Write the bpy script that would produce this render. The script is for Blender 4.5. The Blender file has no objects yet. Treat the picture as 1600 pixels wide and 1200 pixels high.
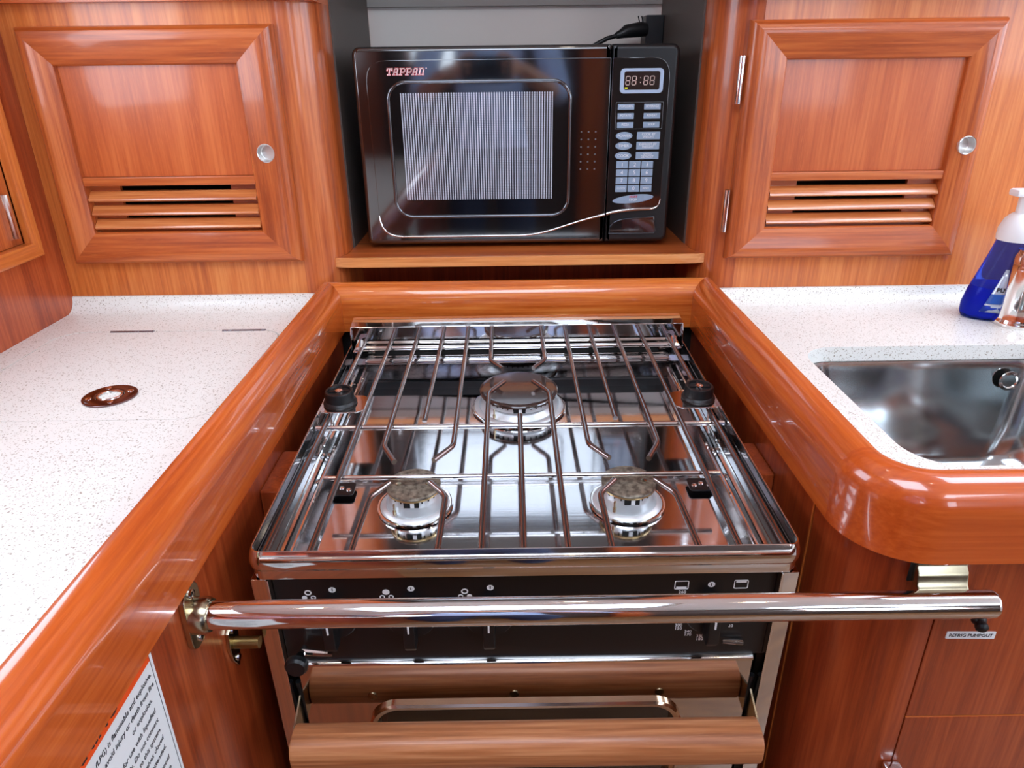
import bpy, bmesh, math, random
from mathutils import Vector, Matrix
random.seed(7)
S = bpy.context.scene
COL = S.collection
PI = math.pi

# ------------------------------------------------------------------ camera
FPX, PITCH, ROLL, YAW, CZ = 1100.0, math.radians(24.2), math.radians(0.7), math.radians(0.2), 1.254
fw = Vector((math.sin(YAW)*math.cos(PITCH), math.cos(YAW)*math.cos(PITCH), -math.sin(PITCH)))
rt = Vector((math.cos(YAW), -math.sin(YAW), 0)); up = rt.cross(fw)
r2 = rt*math.cos(ROLL) - up*math.sin(ROLL); u2 = rt*math.sin(ROLL) + up*math.cos(ROLL)
cd = bpy.data.cameras.new('camera'); cam = bpy.data.objects.new('camera', cd); COL.objects.link(cam)
cam.matrix_world = Matrix(((r2.x, u2.x, -fw.x, 0), (r2.y, u2.y, -fw.y, 0), (r2.z, u2.z, -fw.z, CZ), (0, 0, 0, 1)))
cd.sensor_width = 36; cd.lens = 36*FPX/1600; cd.clip_start = 0.01
S.camera = cam

# ------------------------------------------------------------------ world, exposure
w = bpy.data.worlds.new('world'); S.world = w; w.use_nodes = True
w.node_tree.nodes['Background'].inputs[0].default_value = (0.75, 0.87, 1, 1)
w.node_tree.nodes['Background'].inputs[1].default_value = 0.6
S.view_settings.view_transform = 'Standard'; S.view_settings.look = 'None'
S.view_settings.exposure = 0.22; S.view_settings.gamma = 1; S.view_settings.use_curve_mapping = False
HATCH, PORT, LAMP = 9.0, 6.0, 30.0     # daylight through the deck hatches, through the ports, cabin lamps

# ------------------------------------------------------------------ materials
def lin(c): return tuple((v/255/12.92 if v/255 <= .04045 else ((v/255+.055)/1.055)**2.4) for v in c)
def nmat(name):
    m = bpy.data.materials.new(name); m.use_nodes = True
    return m, m.node_tree, m.node_tree.nodes['Principled BSDF']
def setp(p, **k):
    for a, b in k.items():
        a = a.replace('_', ' ')
        p.inputs[a].default_value = b
def plain(name, rgb, rough=.5, metal=0, coat=0, **k):
    m, t, p = nmat(name); c = lin(rgb)
    setp(p, Base_Color=(*c, 1), Roughness=rough, Metallic=metal)
    p.inputs['Coat Weight'].default_value = coat; p.inputs['Coat Roughness'].default_value = .06
    for a, b in k.items(): p.inputs[a.replace('_', ' ')].default_value = b
    return m
def emit(name, rgb, s):
    m, t, p = nmat(name)
    setp(p, Base_Color=(0, 0, 0, 1)); p.inputs['Emission Color'].default_value = (*lin(rgb), 1)
    p.inputs['Emission Strength'].default_value = s
    return m
def wood(name, axis, dark, mid, light, rough=.34, coat=.4, fleck=.35, grain=34.0, coatr=.09):
    m, t, p = nmat(name); N = t.nodes; L = t.links
    tc = N.new('ShaderNodeTexCoord')
    def noise(sc_across, sc_along, detail, dist=0.0, seed=0.0):
        mp = N.new('ShaderNodeMapping'); s = [sc_across]*3; s['xyz'.index(axis)] = sc_along
        mp.inputs['Scale'].default_value = s; mp.inputs['Location'].default_value = (seed, seed*.7, seed*1.3)
        n = N.new('ShaderNodeTexNoise'); n.inputs['Scale'].default_value = 1; n.inputs['Detail'].default_value = detail
        n.inputs['Distortion'].default_value = dist
        L.new(tc.outputs['Object'], mp.inputs[0]); L.new(mp.outputs[0], n.inputs['Vector']); return n
    a = noise(grain, 2.2, 5, .9); b = noise(260, 9, 3, .2, 3.1); c = noise(900, 60, 2, 0, 5.7)
    mx = N.new('ShaderNodeMix'); mx.data_type = 'FLOAT'; mx.inputs[0].default_value = .46
    L.new(a.outputs[0], mx.inputs[2]); L.new(b.outputs[0], mx.inputs[3])
    r = N.new('ShaderNodeValToRGB'); e = r.color_ramp.elements
    e[0].position = .36; e[0].color = (*lin(dark), 1); e[1].position = .64; e[1].color = (*lin(light), 1)
    k = e.new(.5); k.color = (*lin(mid), 1)
    L.new(mx.outputs[0], r.inputs[0])
    fr = N.new('ShaderNodeValToRGB'); fr.color_ramp.elements[0].position = .56; fr.color_ramp.elements[1].position = .72
    L.new(c.outputs[0], fr.inputs[0])
    fm = N.new('ShaderNodeMath'); fm.operation = 'MULTIPLY'; fm.inputs[1].default_value = fleck; L.new(fr.outputs[0], fm.inputs[0])
    cm = N.new('ShaderNodeMix'); cm.data_type = 'RGBA'; L.new(fm.outputs[0], cm.inputs[0]); L.new(r.outputs[0], cm.inputs[6])
    cm.inputs[7].default_value = (*lin(light), 1)
    L.new(cm.outputs[2], p.inputs['Base Color'])
    bp = N.new('ShaderNodeBump'); bp.inputs['Strength'].default_value = .05; bp.inputs['Distance'].default_value = .0006
    L.new(b.outputs[0], bp.inputs['Height']); L.new(bp.outputs[0], p.inputs['Normal'])
    setp(p, Roughness=rough); p.inputs['Coat Weight'].default_value = coat; p.inputs['Coat Roughness'].default_value = coatr
    return m
CH = ((148, 64, 26), (182, 88, 38), (206, 114, 56))
CL = ((178, 88, 36), (204, 110, 46), (220, 134, 66))
CP = ((172, 78, 33), (190, 91, 41), (206, 109, 55))
WD = {}
for ax in 'xyz':
    WD[ax] = wood('cherry_'+ax, ax, *CH)
    WD['l'+ax] = wood('light_cherry_'+ax, ax, *CL)
    WD['p'+ax] = wood('panel_cherry_'+ax, ax, *CP, fleck=.5, grain=44)
WD['red'] = wood('red_mahogany_z', 'z', (112, 38, 18), (140, 50, 24), (164, 66, 34), rough=.3, coat=.5, fleck=.25)
WD['rail_y'] = wood('rail_cherry_y', 'y', (170, 72, 25), (190, 86, 30), (206, 104, 42), rough=.25, coat=.9, fleck=.3, coatr=.05, grain=60)
WD['rail_x'] = wood('rail_cherry_x', 'x', (176, 80, 26), (204, 104, 40), (222, 136, 64), rough=.25, coat=.9, fleck=.3, coatr=.05)
WD['corner'] = wood('rail_cherry_corner', 'x', (174, 72, 25), (186, 80, 28), (198, 92, 35), rough=.22, coat=1, fleck=.2, grain=90, coatr=.04)
WD['teak'] = wood('teak_x', 'x', (140, 80, 44), (176, 108, 64), (204, 140, 94), rough=.45, coat=.15, fleck=.2, grain=70)

def steel(name, rgb, rough, scratch=.02, ax=None, sc=700):
    m, t, p = nmat(name); N = t.nodes; L = t.links
    setp(p, Base_Color=(*lin(rgb), 1), Metallic=1, Roughness=rough)
    tc = N.new('ShaderNodeTexCoord'); mp = N.new('ShaderNodeMapping'); s = [60, 60, 60]
    if ax: s = [sc]*3; s['xyz'.index(ax)] = 4
    mp.inputs['Scale'].default_value = s
    n = N.new('ShaderNodeTexNoise'); n.inputs['Scale'].default_value = 1; n.inputs['Detail'].default_value = 4
    mr = N.new('ShaderNodeMapRange'); mr.inputs[3].default_value = max(.01, rough-.03); mr.inputs[4].default_value = rough+.06
    L.new(tc.outputs['Object'], mp.inputs[0]); L.new(mp.outputs[0], n.inputs['Vector']); L.new(n.outputs[0], mr.inputs[0]); L.new(mr.outputs[0], p.inputs['Roughness'])
    bp = N.new('ShaderNodeBump'); bp.inputs['Strength'].default_value = scratch; bp.inputs['Distance'].default_value = .0005
    L.new(n.outputs[0], bp.inputs['Height']); L.new(bp.outputs[0], p.inputs['Normal'])
    return m
CHROME = steel('polished_chrome', (232, 230, 228), .05, .01)
MIRROR = steel('mirror_steel', (226, 222, 218), .04, .02)
PAN = steel('pan_steel', (214, 214, 216), .07, .03, 'x', 300)
BRUSH = plain('brushed_sink_steel', (198, 201, 202), .13, 1)
ROD = steel('rod_steel', (158, 148, 146), .18, .05)
BRONZE = steel('stained_steel', (190, 178, 150), .18, .1)
ALU = plain('burner_aluminium', (222, 226, 228), .36, .55)
SATIN = plain('satin_nickel', (228, 226, 222), .3, .8)
BRASS = plain('aged_brass', (160, 138, 88), .35, 1)
BLK = plain('black_enamel', (14, 14, 16), .32)
BLKG = plain('gloss_black', (8, 10, 12), .08, 0, 1, Coat_IOR=2.0)
BLKP = plain('black_plastic', (20, 21, 23), .35)
RUB = plain('black_rubber', (16, 17, 19), .42)
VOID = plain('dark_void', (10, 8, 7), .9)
WHITE = plain('white_print', (235, 236, 236), .5)
CREAMW = plain('headliner_white', (242, 242, 240), .6)
BTN = plain('button_blue_grey', (140, 160, 182), .4)
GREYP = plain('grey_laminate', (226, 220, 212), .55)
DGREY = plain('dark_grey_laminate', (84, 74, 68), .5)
ORANGE = plain('orange_band', (240, 84, 20), .45)
PAPER = plain('sticker_white', (226, 230, 230), .35)
INK = plain('black_ink', (28, 28, 36), .5)
RED = plain('logo_red', (205, 30, 40), .4)
YEL = emit('display_yellow', (220, 225, 40), .8)
DISP = plain('display_brown', (40, 24, 20), .2)
SEG = plain('display_segments', (215, 190, 180), .4)
LBLUE = plain('display_frame_blue', (170, 190, 214), .3)
FLOORM = wood('sole_teak_x', 'x', (96, 62, 36), (122, 82, 48), (150, 108, 66), rough=.4, coat=.3)
GLAZE = emit('daylight_pane', (222, 236, 255), HATCH)
GLAZE2 = emit('daylight_port', (224, 238, 255), PORT)
LENS = emit('lamp_lens', (255, 240, 218), LAMP)
def counter_mat():
    m, t, p = nmat('speckled_solid_surface'); N = t.nodes; L = t.links
    tc = N.new('ShaderNodeTexCoord')
    def spk(scale, thr, col, prev):
        v = N.new('ShaderNodeTexVoronoi'); v.inputs['Scale'].default_value = scale; L.new(tc.outputs['Object'], v.inputs['Vector'])
        r = N.new('ShaderNodeValToRGB'); r.color_ramp.elements[0].position = thr; r.color_ramp.elements[0].color = (1, 1, 1, 1)
        r.color_ramp.elements[1].position = thr+.06; r.color_ramp.elements[1].color = (0, 0, 0, 1)
        L.new(v.outputs['Distance'], r.inputs[0])
        n = N.new('ShaderNodeTexWhiteNoise'); L.new(v.outputs['Position'], n.inputs['Vector'])
        g = N.new('ShaderNodeMath'); g.operation = 'GREATER_THAN'; g.inputs[1].default_value = .45; L.new(n.outputs[0], g.inputs[0])
        mu = N.new('ShaderNodeMath'); mu.operation = 'MULTIPLY'; L.new(r.outputs[0], mu.inputs[0]); L.new(g.outputs[0], mu.inputs[1])
        x = N.new('ShaderNodeMix'); x.data_type = 'RGBA'; L.new(mu.outputs[0], x.inputs[0]); x.inputs[7].default_value = (*lin(col), 1)
        if isinstance(prev, tuple): x.inputs[6].default_value = (*lin(prev), 1)
        else: L.new(prev, x.inputs[6])
        return x.outputs[2]
    o = spk(300, .22, (184, 176, 160), (238, 238, 231)); o = spk(520, .25, (196, 190, 176), o); o = spk(170, .13, (158, 148, 130), o)
    L.new(o, p.inputs['Base Color']); setp(p, Roughness=.28)
    return m
COUNTER = counter_mat()
def screen_mat():
    m, t, p = nmat('perforated_screen'); N = t.nodes; L = t.links
    tc = N.new('ShaderNodeTexCoord'); sx = N.new('ShaderNodeSeparateXYZ'); L.new(tc.outputs['Object'], sx.inputs[0])
    def wave(o, per):
        a = N.new('ShaderNodeMath'); a.operation = 'MULTIPLY'; a.inputs[1].default_value = 2*PI/per; L.new(o, a.inputs[0])
        s = N.new('ShaderNodeMath'); s.operation = 'SINE'; L.new(a.outputs[0], s.inputs[0]); return s.outputs[0]
    a = wave(sx.outputs[0], .0037); b = wave(sx.outputs[2], .0024)
    mu = N.new('ShaderNodeMath'); mu.operation = 'MULTIPLY'; mu.inputs[1].default_value = .45; L.new(b, mu.inputs[0])
    ad = N.new('ShaderNodeMath'); ad.operation = 'ADD'; L.new(a, ad.inputs[0]); L.new(mu.outputs[0], ad.inputs[1])
    mr = N.new('ShaderNodeMapRange'); mr.inputs[1].default_value = -.2; mr.inputs[2].default_value = .9; L.new(ad.outputs[0], mr.inputs[0])
    x = N.new('ShaderNodeMix'); x.data_type = 'RGBA'; L.new(mr.outputs[0], x.inputs[0]); x.inputs[6].default_value = (*lin((52, 55, 64)), 1); x.inputs[7].default_value = (*lin((200, 204, 216)), 1)  # mesh tones lifted to carry the pale blue reflection in the window
    L.new(x.outputs[2], p.inputs['Base Color']); setp(p, Roughness=.22); p.inputs['Coat Weight'].default_value = 1; p.inputs['Coat Roughness'].default_value = .03; p.inputs['Coat IOR'].default_value = 2.0
    return m
SCREEN = screen_mat()
def glassm(name, rgb, alpha=1, rough=.02, trans=1, ior=1.45):
    m, t, p = nmat(name); setp(p, Base_Color=(*lin(rgb), 1), Roughness=rough, IOR=ior); p.inputs['Transmission Weight'].default_value = trans
    return m
BLUEB = glassm('blue_translucent_plastic', (70, 96, 215), rough=.05, trans=.9, ior=1.12)
LIQ = plain('blue_soap', (22, 44, 200), .2)
OVENG = plain('smoked_oven_glass', (22, 22, 20), .05, 0, 1)
SMOKE = plain('cap_enamel', (60, 42, 36), .12, 0, .8)
SOOT = plain('burnt_steel_cap', (134, 122, 106), .38, .55)
_t = SOOT.node_tree; _n = _t.nodes.new('ShaderNodeTexNoise'); _n.inputs['Scale'].default_value = 160; _n.inputs['Detail'].default_value = 4
_c = _t.nodes.new('ShaderNodeTexCoord'); _t.links.new(_c.outputs['Object'], _n.inputs['Vector']); _r = _t.nodes.new('ShaderNodeValToRGB')
_r.color_ramp.elements[0].position = .35; _r.color_ramp.elements[0].color = (*lin((92, 80, 68)), 1); _r.color_ramp.elements[1].position = .65; _r.color_ramp.elements[1].color = (*lin((156, 144, 126)), 1)
_t.links.new(_n.outputs[0], _r.inputs[0]); _t.links.new(_r.outputs[0], _t.nodes['Principled BSDF'].inputs['Base Color'])

# ------------------------------------------------------------------ mesh helpers
class B:
    def __init__(s): s.bm = bmesh.new()
    def _f(s, vs):
        try: return s.bm.faces.new(vs)
        except ValueError: return None
    def box(s, x0, x1, y0, y1, z0, z1, bev=0, seg=2, m=None):
        b = bmesh.new(); bmesh.ops.create_cube(b, size=1)
        for v in b.verts: v.co = Vector((x0+(v.co.x+.5)*(x1-x0), y0+(v.co.y+.5)*(y1-y0), z0+(v.co.z+.5)*(z1-z0)))
        if bev: bmesh.ops.bevel(b, geom=b.edges[:], offset=bev, segments=seg, profile=.5, affect='EDGES')
        return s.merge(b, m)
    def merge(s, b, m=None):
        if m is not None: bmesh.ops.transform(b, matrix=m, verts=b.verts)
        me = bpy.data.meshes.new('t'); b.to_mesh(me); b.free(); s.bm.from_mesh(me); bpy.data.meshes.remove(me); return s
    def prism(s, poly, axis, a, b, holes=(), bev=0, seg=2, m=None):
        """polygon in the two other axes (in xyz order), from a to b along axis"""
        t = bmesh.new(); ed = []
        loops = [poly]+list(holes)
        def P(u, v, w):
            return {'x': (w, u, v), 'y': (u, w, v), 'z': (u, v, w)}[axis]
        if not holes:
            vs = [t.verts.new(P(u, v, a)) for u, v in poly]; f = [t.faces.new(vs)]
        else:
            for lp in loops:
                vs = [t.verts.new(P(u, v, a)) for u, v in lp]
                ed += [t.edges.new((vs[i], vs[(i+1) % len(vs)])) for i in range(len(vs))]
            f = [g for g in bmesh.ops.triangle_fill(t, use_beauty=True, use_dissolve=False, edges=ed)['geom'] if isinstance(g, bmesh.types.BMFace)]
        e = bmesh.ops.extrude_face_region(t, geom=f)
        k = 'xyz'.index(axis)
        for g in e['geom']:
            if isinstance(g, bmesh.types.BMVert): g.co[k] = b
        bmesh.ops.recalc_face_normals(t, faces=t.faces)
        if bev:
            es = [x for x in t.edges if len(x.link_faces) == 2 and x.calc_face_angle(0) > .6 and abs(x.verts[0].co[k]-x.verts[1].co[k]) < 1e-7]
            bmesh.ops.bevel(t, geom=es, offset=bev, segments=seg, profile=.5, affect='EDGES')
        return s.merge(t, m)
    def lathe(s, prof, c=(0, 0, 0), n=32, m=None, axis='z'):
        """profile (r, h) list from one end to the other, closed where r is 0"""
        t = bmesh.new(); rings = []
        for r, h in prof:
            if r < 1e-7: rings.append([t.verts.new((0, 0, h))])
            else: rings.append([t.verts.new((r*math.cos(2*PI*i/n), r*math.sin(2*PI*i/n), h)) for i in range(n)])
        for q in range(len(rings)-1):
            A, Bq = rings[q], rings[q+1]
            for i in range(n):
                j = (i+1) % n
                if len(A) == 1 and len(Bq) == 1: continue
                if len(A) == 1: t.faces.new((A[0], Bq[i], Bq[j]))
                elif len(Bq) == 1: t.faces.new((A[i], A[j], Bq[0]))
                else: t.faces.new((A[i], A[j], Bq[j], Bq[i]))
        if len(rings[0]) > 1: t.faces.new(rings[0][::-1])
        if len(rings[-1]) > 1: t.faces.new(rings[-1])
        bmesh.ops.recalc_face_normals(t, faces=t.faces)
        R = {'z': Matrix(), 'y': Matrix.Rotation(PI/2, 4, 'X'), 'x': Matrix.Rotation(PI/2, 4, 'Y')}[axis]
        bmesh.ops.transform(t, matrix=Matrix.Translation(c) @ R, verts=t.verts)
        return s.merge(t, m)
    def tube(s, path, r, n=10, closed=False, cap=True):
        P = [Vector(p) for p in path]; rs = r if isinstance(r, (list, tuple)) else [r]*len(P); rings = []; N = len(P)
        prev = None
        for i in range(N):
            if closed: d = (P[(i+1) % N]-P[i-1])
            elif i == 0: d = P[1]-P[0]
            elif i == N-1: d = P[-1]-P[-2]
            else: d = (P[i+1]-P[i]).normalized()+(P[i]-P[i-1]).normalized()
            d.normalize()
            if prev is None:
                a = Vector((0, 0, 1)) if abs(d.z) < .9 else Vector((1, 0, 0)); u = d.cross(a).normalized()
            else: u = (prev-d*prev.dot(d)).normalized()
            prev = u; v = d.cross(u)
            rings.append([s.bm.verts.new(P[i]+u*rs[i]*math.cos(2*PI*k/n)+v*rs[i]*math.sin(2*PI*k/n)) for k in range(n)])
        for i in range(N if closed else N-1):
            A, C = rings[i], rings[(i+1) % N]
            for k in range(n): s._f((A[k], A[(k+1) % n], C[(k+1) % n], C[k]))
        if cap and not closed: s._f(rings[0][::-1]); s._f(rings[-1])
        return s
    def sweep(s, prof, path, cap=True, mit=None):
        """profile [(n, z)], path [(x, y)] in plan; n is the offset to the left of the travel direction"""
        P = [Vector(p) for p in path]; rows = []
        for i in range(len(P)):
            if i == 0: d0 = d1 = (P[1]-P[0]).normalized()
            elif i == len(P)-1: d0 = d1 = (P[-1]-P[-2]).normalized()
            else: d0 = (P[i]-P[i-1]).normalized(); d1 = (P[i+1]-P[i]).normalized()
            n0 = Vector((-d0.y, d0.x)); n1 = Vector((-d1.y, d1.x)); nn = (n0+n1); nn = nn/ max(.2, nn.dot(n0)) if nn.length > 1e-6 else n0
            if mit and i in mit: nn = Vector(mit[i])
            rows.append([s.bm.verts.new((P[i].x+nn.x*a, P[i].y+nn.y*a, z)) for a, z in prof])
        k = len(prof)
        for i in range(len(rows)-1):
            for j in range(k): s._f((rows[i][j], rows[i][(j+1) % k], rows[i+1][(j+1) % k], rows[i+1][j]))
        if cap: s._f(rows[0][::-1]); s._f(rows[-1])
        return s
    def done(s, name, mat, parent=None, smooth=35, m=None, recalc=True):
        if recalc: bmesh.ops.recalc_face_normals(s.bm, faces=s.bm.faces)
        if m is not None: bmesh.ops.transform(s.bm, matrix=m, verts=s.bm.verts)
        me = bpy.data.meshes.new(name); s.bm.to_mesh(me); s.bm.free()
        if smooth:
            for p in me.polygons: p.use_smooth = True
            me.set_sharp_from_angle(angle=math.radians(smooth))
        me.materials.append(mat)
        o = bpy.data.objects.new(name, me); COL.objects.link(o)
        if smooth:
            wn = o.modifiers.new('weighted_normals', 'WEIGHTED_NORMAL'); wn.keep_sharp = True; wn.weight = 100
        if parent is not None: o.parent = parent
        return o
def rrect(x0, x1, y0, y1, r, n=6):
    out = []
    rr = r if isinstance(r, (list, tuple)) else [r]*4      # corners: x1y1, x0y1, x0y0, x1y0
    for (cx, cy, a, q) in ((x1-rr[0], y1-rr[0], 0, rr[0]), (x0+rr[1], y1-rr[1], 90, rr[1]), (x0+rr[2], y0+rr[2], 180, rr[2]), (x1-rr[3], y0+rr[3], 270, rr[3])):
        if q < 1e-6: out.append((cx, cy)); continue
        for i in range(n+1):
            t = math.radians(a+90*i/n); out.append((cx+q*math.cos(t), cy+q*math.sin(t)))
    return out
def ell(cx, cy, a, b, n=28, rot=0):
    return [(cx+a*math.cos(2*PI*i/n)*math.cos(rot)-b*math.sin(2*PI*i/n)*math.sin(rot), cy+a*math.cos(2*PI*i/n)*math.sin(rot)+b*math.sin(2*PI*i/n)*math.cos(rot)) for i in range(n)]
def thing(name, label, cat, loc=(0, 0, 0), rot=(0, 0, 0), group=None, size=1):
    o = bpy.data.objects.new(name, None); o.empty_display_size = .05; COL.objects.link(o); o.location = loc; o.rotation_euler = rot; o.scale = (size, size, size)
    o['label'] = label; o['category'] = cat
    if group: o['group'] = group
    return o
def tag(o, label, cat=None, group=None):
    o['label'] = label
    if cat: o['category'] = cat
    if group: o['group'] = group
    return o
def struct(o, label=None):
    o['kind'] = 'structure'
    if label: o['label'] = label
    return o
def sempty(name, label):
    o = bpy.data.objects.new(name, None); COL.objects.link(o); return struct(o, label)
def text(name, body, size, mat, M, parent=None, align='CENTER', shear=0, ext=.00015, offset=0, space=1, xs=1.0):
    """lettering in the local xy plane of M"""
    c = bpy.data.curves.new('t', 'FONT'); c.body = body; c.size = size; c.align_x = align; c.align_y = 'CENTER'; c.shear = shear; c.extrude = ext; c.offset = offset
    c.space_line = space; c.resolution_u = 3
    t = bpy.data.objects.new('t', c); COL.objects.link(t)
    me = bpy.data.meshes.new_from_object(t.evaluated_get(bpy.context.evaluated_depsgraph_get()))
    bpy.data.objects.remove(t); bpy.data.curves.remove(c)
    me.transform(M @ Matrix.Diagonal((xs, 1, 1, 1))); me.name = name; me.materials.clear(); me.materials.append(mat)
    o = bpy.data.objects.new(name, me); COL.objects.link(o)
    if parent is not None: o.parent = parent
    return o
def face_y(x, y, z):          # text frame on a wall that faces -y
    return Matrix.Translation((x, y, z)) @ Matrix.Rotation(PI/2, 4, 'X')

# ------------------------------------------------------------------ the cabin shell
YF = 1.045                                   # face of the lockers
XL, XR, YB, ZC = -0.667, 2.1, -1.9, 1.95
struct(B().box(XL-.1, XR, YB, 1.6, -.04, 0).done('floor', FLOORM), 'wooden cabin sole')
struct(B().prism([(XL-.1, YB), (XR, YB), (XR, 1.6), (XL-.1, 1.6)], 'z', ZC, ZC+.04,
       holes=[[(-.35, -.40), (.35, -.40), (.35, .25), (-.35, .25)], [(.85, .42), (1.5, .42), (1.5, .99), (.85, .99)], [(.9, -1.3), (1.5, -1.3), (1.5, -.75), (.9, -.75)]]).done('ceiling', CREAMW, smooth=0), 'white cabin headliner')
for i, (a, b, c, d) in enumerate(((-.35, .35, -.40, .25), (.85, 1.5, .42, .99), (.9, 1.5, -1.3, -.75))):
    h = sempty('window_%d' % (i+2), 'translucent deck hatch in the white ceiling')
    B().prism(rrect(a-.04, b+.04, c-.035, d+.035, .05), 'z', ZC-.015, ZC, holes=[rrect(a, b, c, d, .04)]).done('hatch_frame', CHROME, h)
    B().box(a+.001, b-.001, c+.001, d-.001, ZC+.01, ZC+.018).done('pane', GLAZE, h, 0)
struct(B().prism([(YB, 0), (1.6, 0), (1.6, ZC), (YB, ZC)], 'x', XR, XR+.05, holes=[rrect(-1.4, -.35, 1.2, 1.7, .08), rrect(-.15, .95, 1.2, 1.7, .08)]).done('wall_right', CREAMW, smooth=0), 'white cabin side')
for i, (a, b) in enumerate(((-1.4, -.35), (-.15, .95))):  # long ports added out of view to throw more light on the ceiling
    h = sempty('window_%d' % (i+7), 'long port light added in the white cabin side to brighten the ceiling')
    B().prism(rrect(a-.03, b+.03, 1.17, 1.73, .09), 'x', XR-.012, XR, holes=[rrect(a, b, 1.2, 1.7, .08)]).done('window_frame', WD['ly'], h)
    B().box(XR+.02, XR+.03, a-.01, b+.01, 1.19, 1.71).done('pane', GLAZE2, h, 0)
struct(B().prism([(XL-.1, 0), (XR, 0), (XR, ZC), (XL-.1, ZC)], 'y', YB-.05, YB, holes=[rrect(1.2, 1.8, 1.05, 1.7, .06), rrect(-.5, -.05, 1.25, 1.6, .06)]).done('wall_rear', plain('rear_bulkhead_brown', (74, 60, 54), .6), smooth=0), 'dark bulkhead behind the galley')
for i, (a, b, c, d) in enumerate(((1.2, 1.8, 1.05, 1.7), (-.5, -.05, 1.25, 1.6))):
    h = sempty('window_%d' % (i+5), 'port light in the rear bulkhead')
    B().prism(rrect(a-.03, b+.03, c-.03, d+.03, .07), 'y', YB, YB+.015, holes=[rrect(a, b, c, d, .06)]).done('window_frame', WD['lx'], h)
    B().box(a-.01, b+.01, YB-.03, YB-.02, c-.01, d+.01).done('pane', GLAZE2, h, 0)
struct(B().box(.40, .53, YB, YB+.06, 0, ZC, .01).done('trim_3', WD['z'], smooth=30), 'cherry post on the rear bulkhead')
# left side of the cabin with a port opening
WY0, WY1, WZ0, WZ1 = .40, .972, 1.040, 1.62
struct(B().prism([(YB, 0), (1.6, 0), (1.6, ZC), (YB, ZC)], 'x', XL-.04, XL, holes=[[(WY0, WZ0), (WY1, WZ0), (WY1, WZ1), (WY0, WZ1)]]).done('wall_left', wood('left_panel_cherry', 'z', (140, 54, 24), (168, 72, 32), (188, 92, 46), rough=.35, coat=.4, fleck=.4), smooth=0), 'cherry veneered side panel beside the left counter')
win = sempty('window_1', 'port with a light wooden frame in the left panel')
def frame_side(rect_o, rect_i, side, prof, axis, base, mat, name, parent):
    """one mitred side of a rectangular frame. prof: (t 0..1 outer to inner, height)"""
    (a0, a1, b0, b1), (c0, c1, d0, d1) = rect_o, rect_i
    O = [(a0, b0), (a1, b0), (a1, b1), (a0, b1)]; I = [(c0, d0), (c1, d0), (c1, d1), (c0, d1)]
    k = {'bottom': (0, 1), 'right': (1, 2), 'top': (2, 3), 'left': (3, 0)}[side]
    t = B(); rows = []
    for e in k:
        row = []
        for q, h in prof:
            u = O[e][0]+(I[e][0]-O[e][0])*q; v = O[e][1]+(I[e][1]-O[e][1])*q
            row.append(t.bm.verts.new((u, base-h, v) if axis == 'y' else (base+h, u, v)))
        rows.append(row)
    n = len(prof)
    for j in range(n): t._f((rows[0][j], rows[0][(j+1) % n], rows[1][(j+1) % n], rows[1][j]))
    t._f(rows[0][::-1]); t._f(rows[1])
    return t.done(name, mat, parent, 30)
TP = [(0, -.002), (0, .006), (.08, .010), (.3, .012), (.75, .012), (.95, .010), (1, .006), (1, -.030), (.6, -.030), (.6, -.002)]
for sd in ('bottom', 'right', 'top', 'left'):
    frame_side((WY0-.022, WY1+.022, WZ0-.022, WZ1+.022), (WY0, WY1, WZ0, WZ1), sd, TP, 'x', XL, WD['ly'] if sd in ('top', 'bottom') else WD['lz'], 'window_frame', win)
B().prism([(WY0, WZ0), (WY1, WZ0), (WY1, WZ1), (WY0, WZ1)], 'x', XL-.014, XL-.002, holes=[rrect(WY0+.05, WY1-.12, WZ0+.16, WZ1-.05, .05)]).done('sash', WD['z'], win)
B().box(XL-.010, XL-.006, WY0+.045, WY1-.115, WZ0+.155, WZ1-.045).done('pane', GLAZE2, win, 0)
hg = B().tube([(XL+.0015, WY1-.014, WZ0+.010), (XL+.0015, WY1-.014, WZ0+.068)], .0038, 10)
hg.box(XL-.003, XL+.001, WY1-.026, WY1-.014, WZ0+.010, WZ0+.068).done('hinge', CHROME, win)

# wall above the lockers and the niche
NX0, NX1, NY = -.25, .287, 1.45
struct(B().box(XL, NX0, 1.028, 1.6, 1.337, ZC).box(NX1, XR, 1.028, 1.6, 1.337, ZC).done('wall_back', WD['px'], smooth=0), 'wooden lockers above the galley')
struct(B().box(NX0, NX1, NY-.012, 1.6, 1.356, ZC).done('wall_niche_upper', plain('grey_shelf_edge', (150, 146, 140), .6), smooth=0), 'grey board above the microwave niche')
PR = .057
def post(side):
    s = 1 if side == 'l' else -1; x0 = NX0-PR if side == 'l' else NX1+PR
    arc = [(x0+s*PR*math.sin(t), YF+PR-PR*math.cos(t)) for t in [PI/2*i/14 for i in range(15)]]
    pl = arc+[(NX0 if s > 0 else NX1, NY+.03), ((NX0 if s > 0 else NX1)-s*.012, NY+.03)]+[(x0+s*(PR-.012)*math.sin(t), YF+PR-(PR-.012)*math.cos(t)) for t in [PI/2*i/14 for i in range(14, -1, -1)]]
    return B().prism(pl, 'z', .80, 1.337)
struct(post('l').done('trim_1', WD['z'], smooth=30), 'rounded cherry post at the left of the microwave niche')
struct(post('r').done('trim_2', WD['z'], smooth=30), 'rounded cherry post at the right of the microwave niche')
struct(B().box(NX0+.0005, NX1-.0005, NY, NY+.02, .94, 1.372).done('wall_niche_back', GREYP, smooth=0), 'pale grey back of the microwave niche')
struct(B().box(NX0, NX0+.0025, YF+PR+.03, NY-.013, .985, ZC-.001).done('wall_niche_left', DGREY, smooth=0), 'dark laminate side of the niche')
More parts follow.
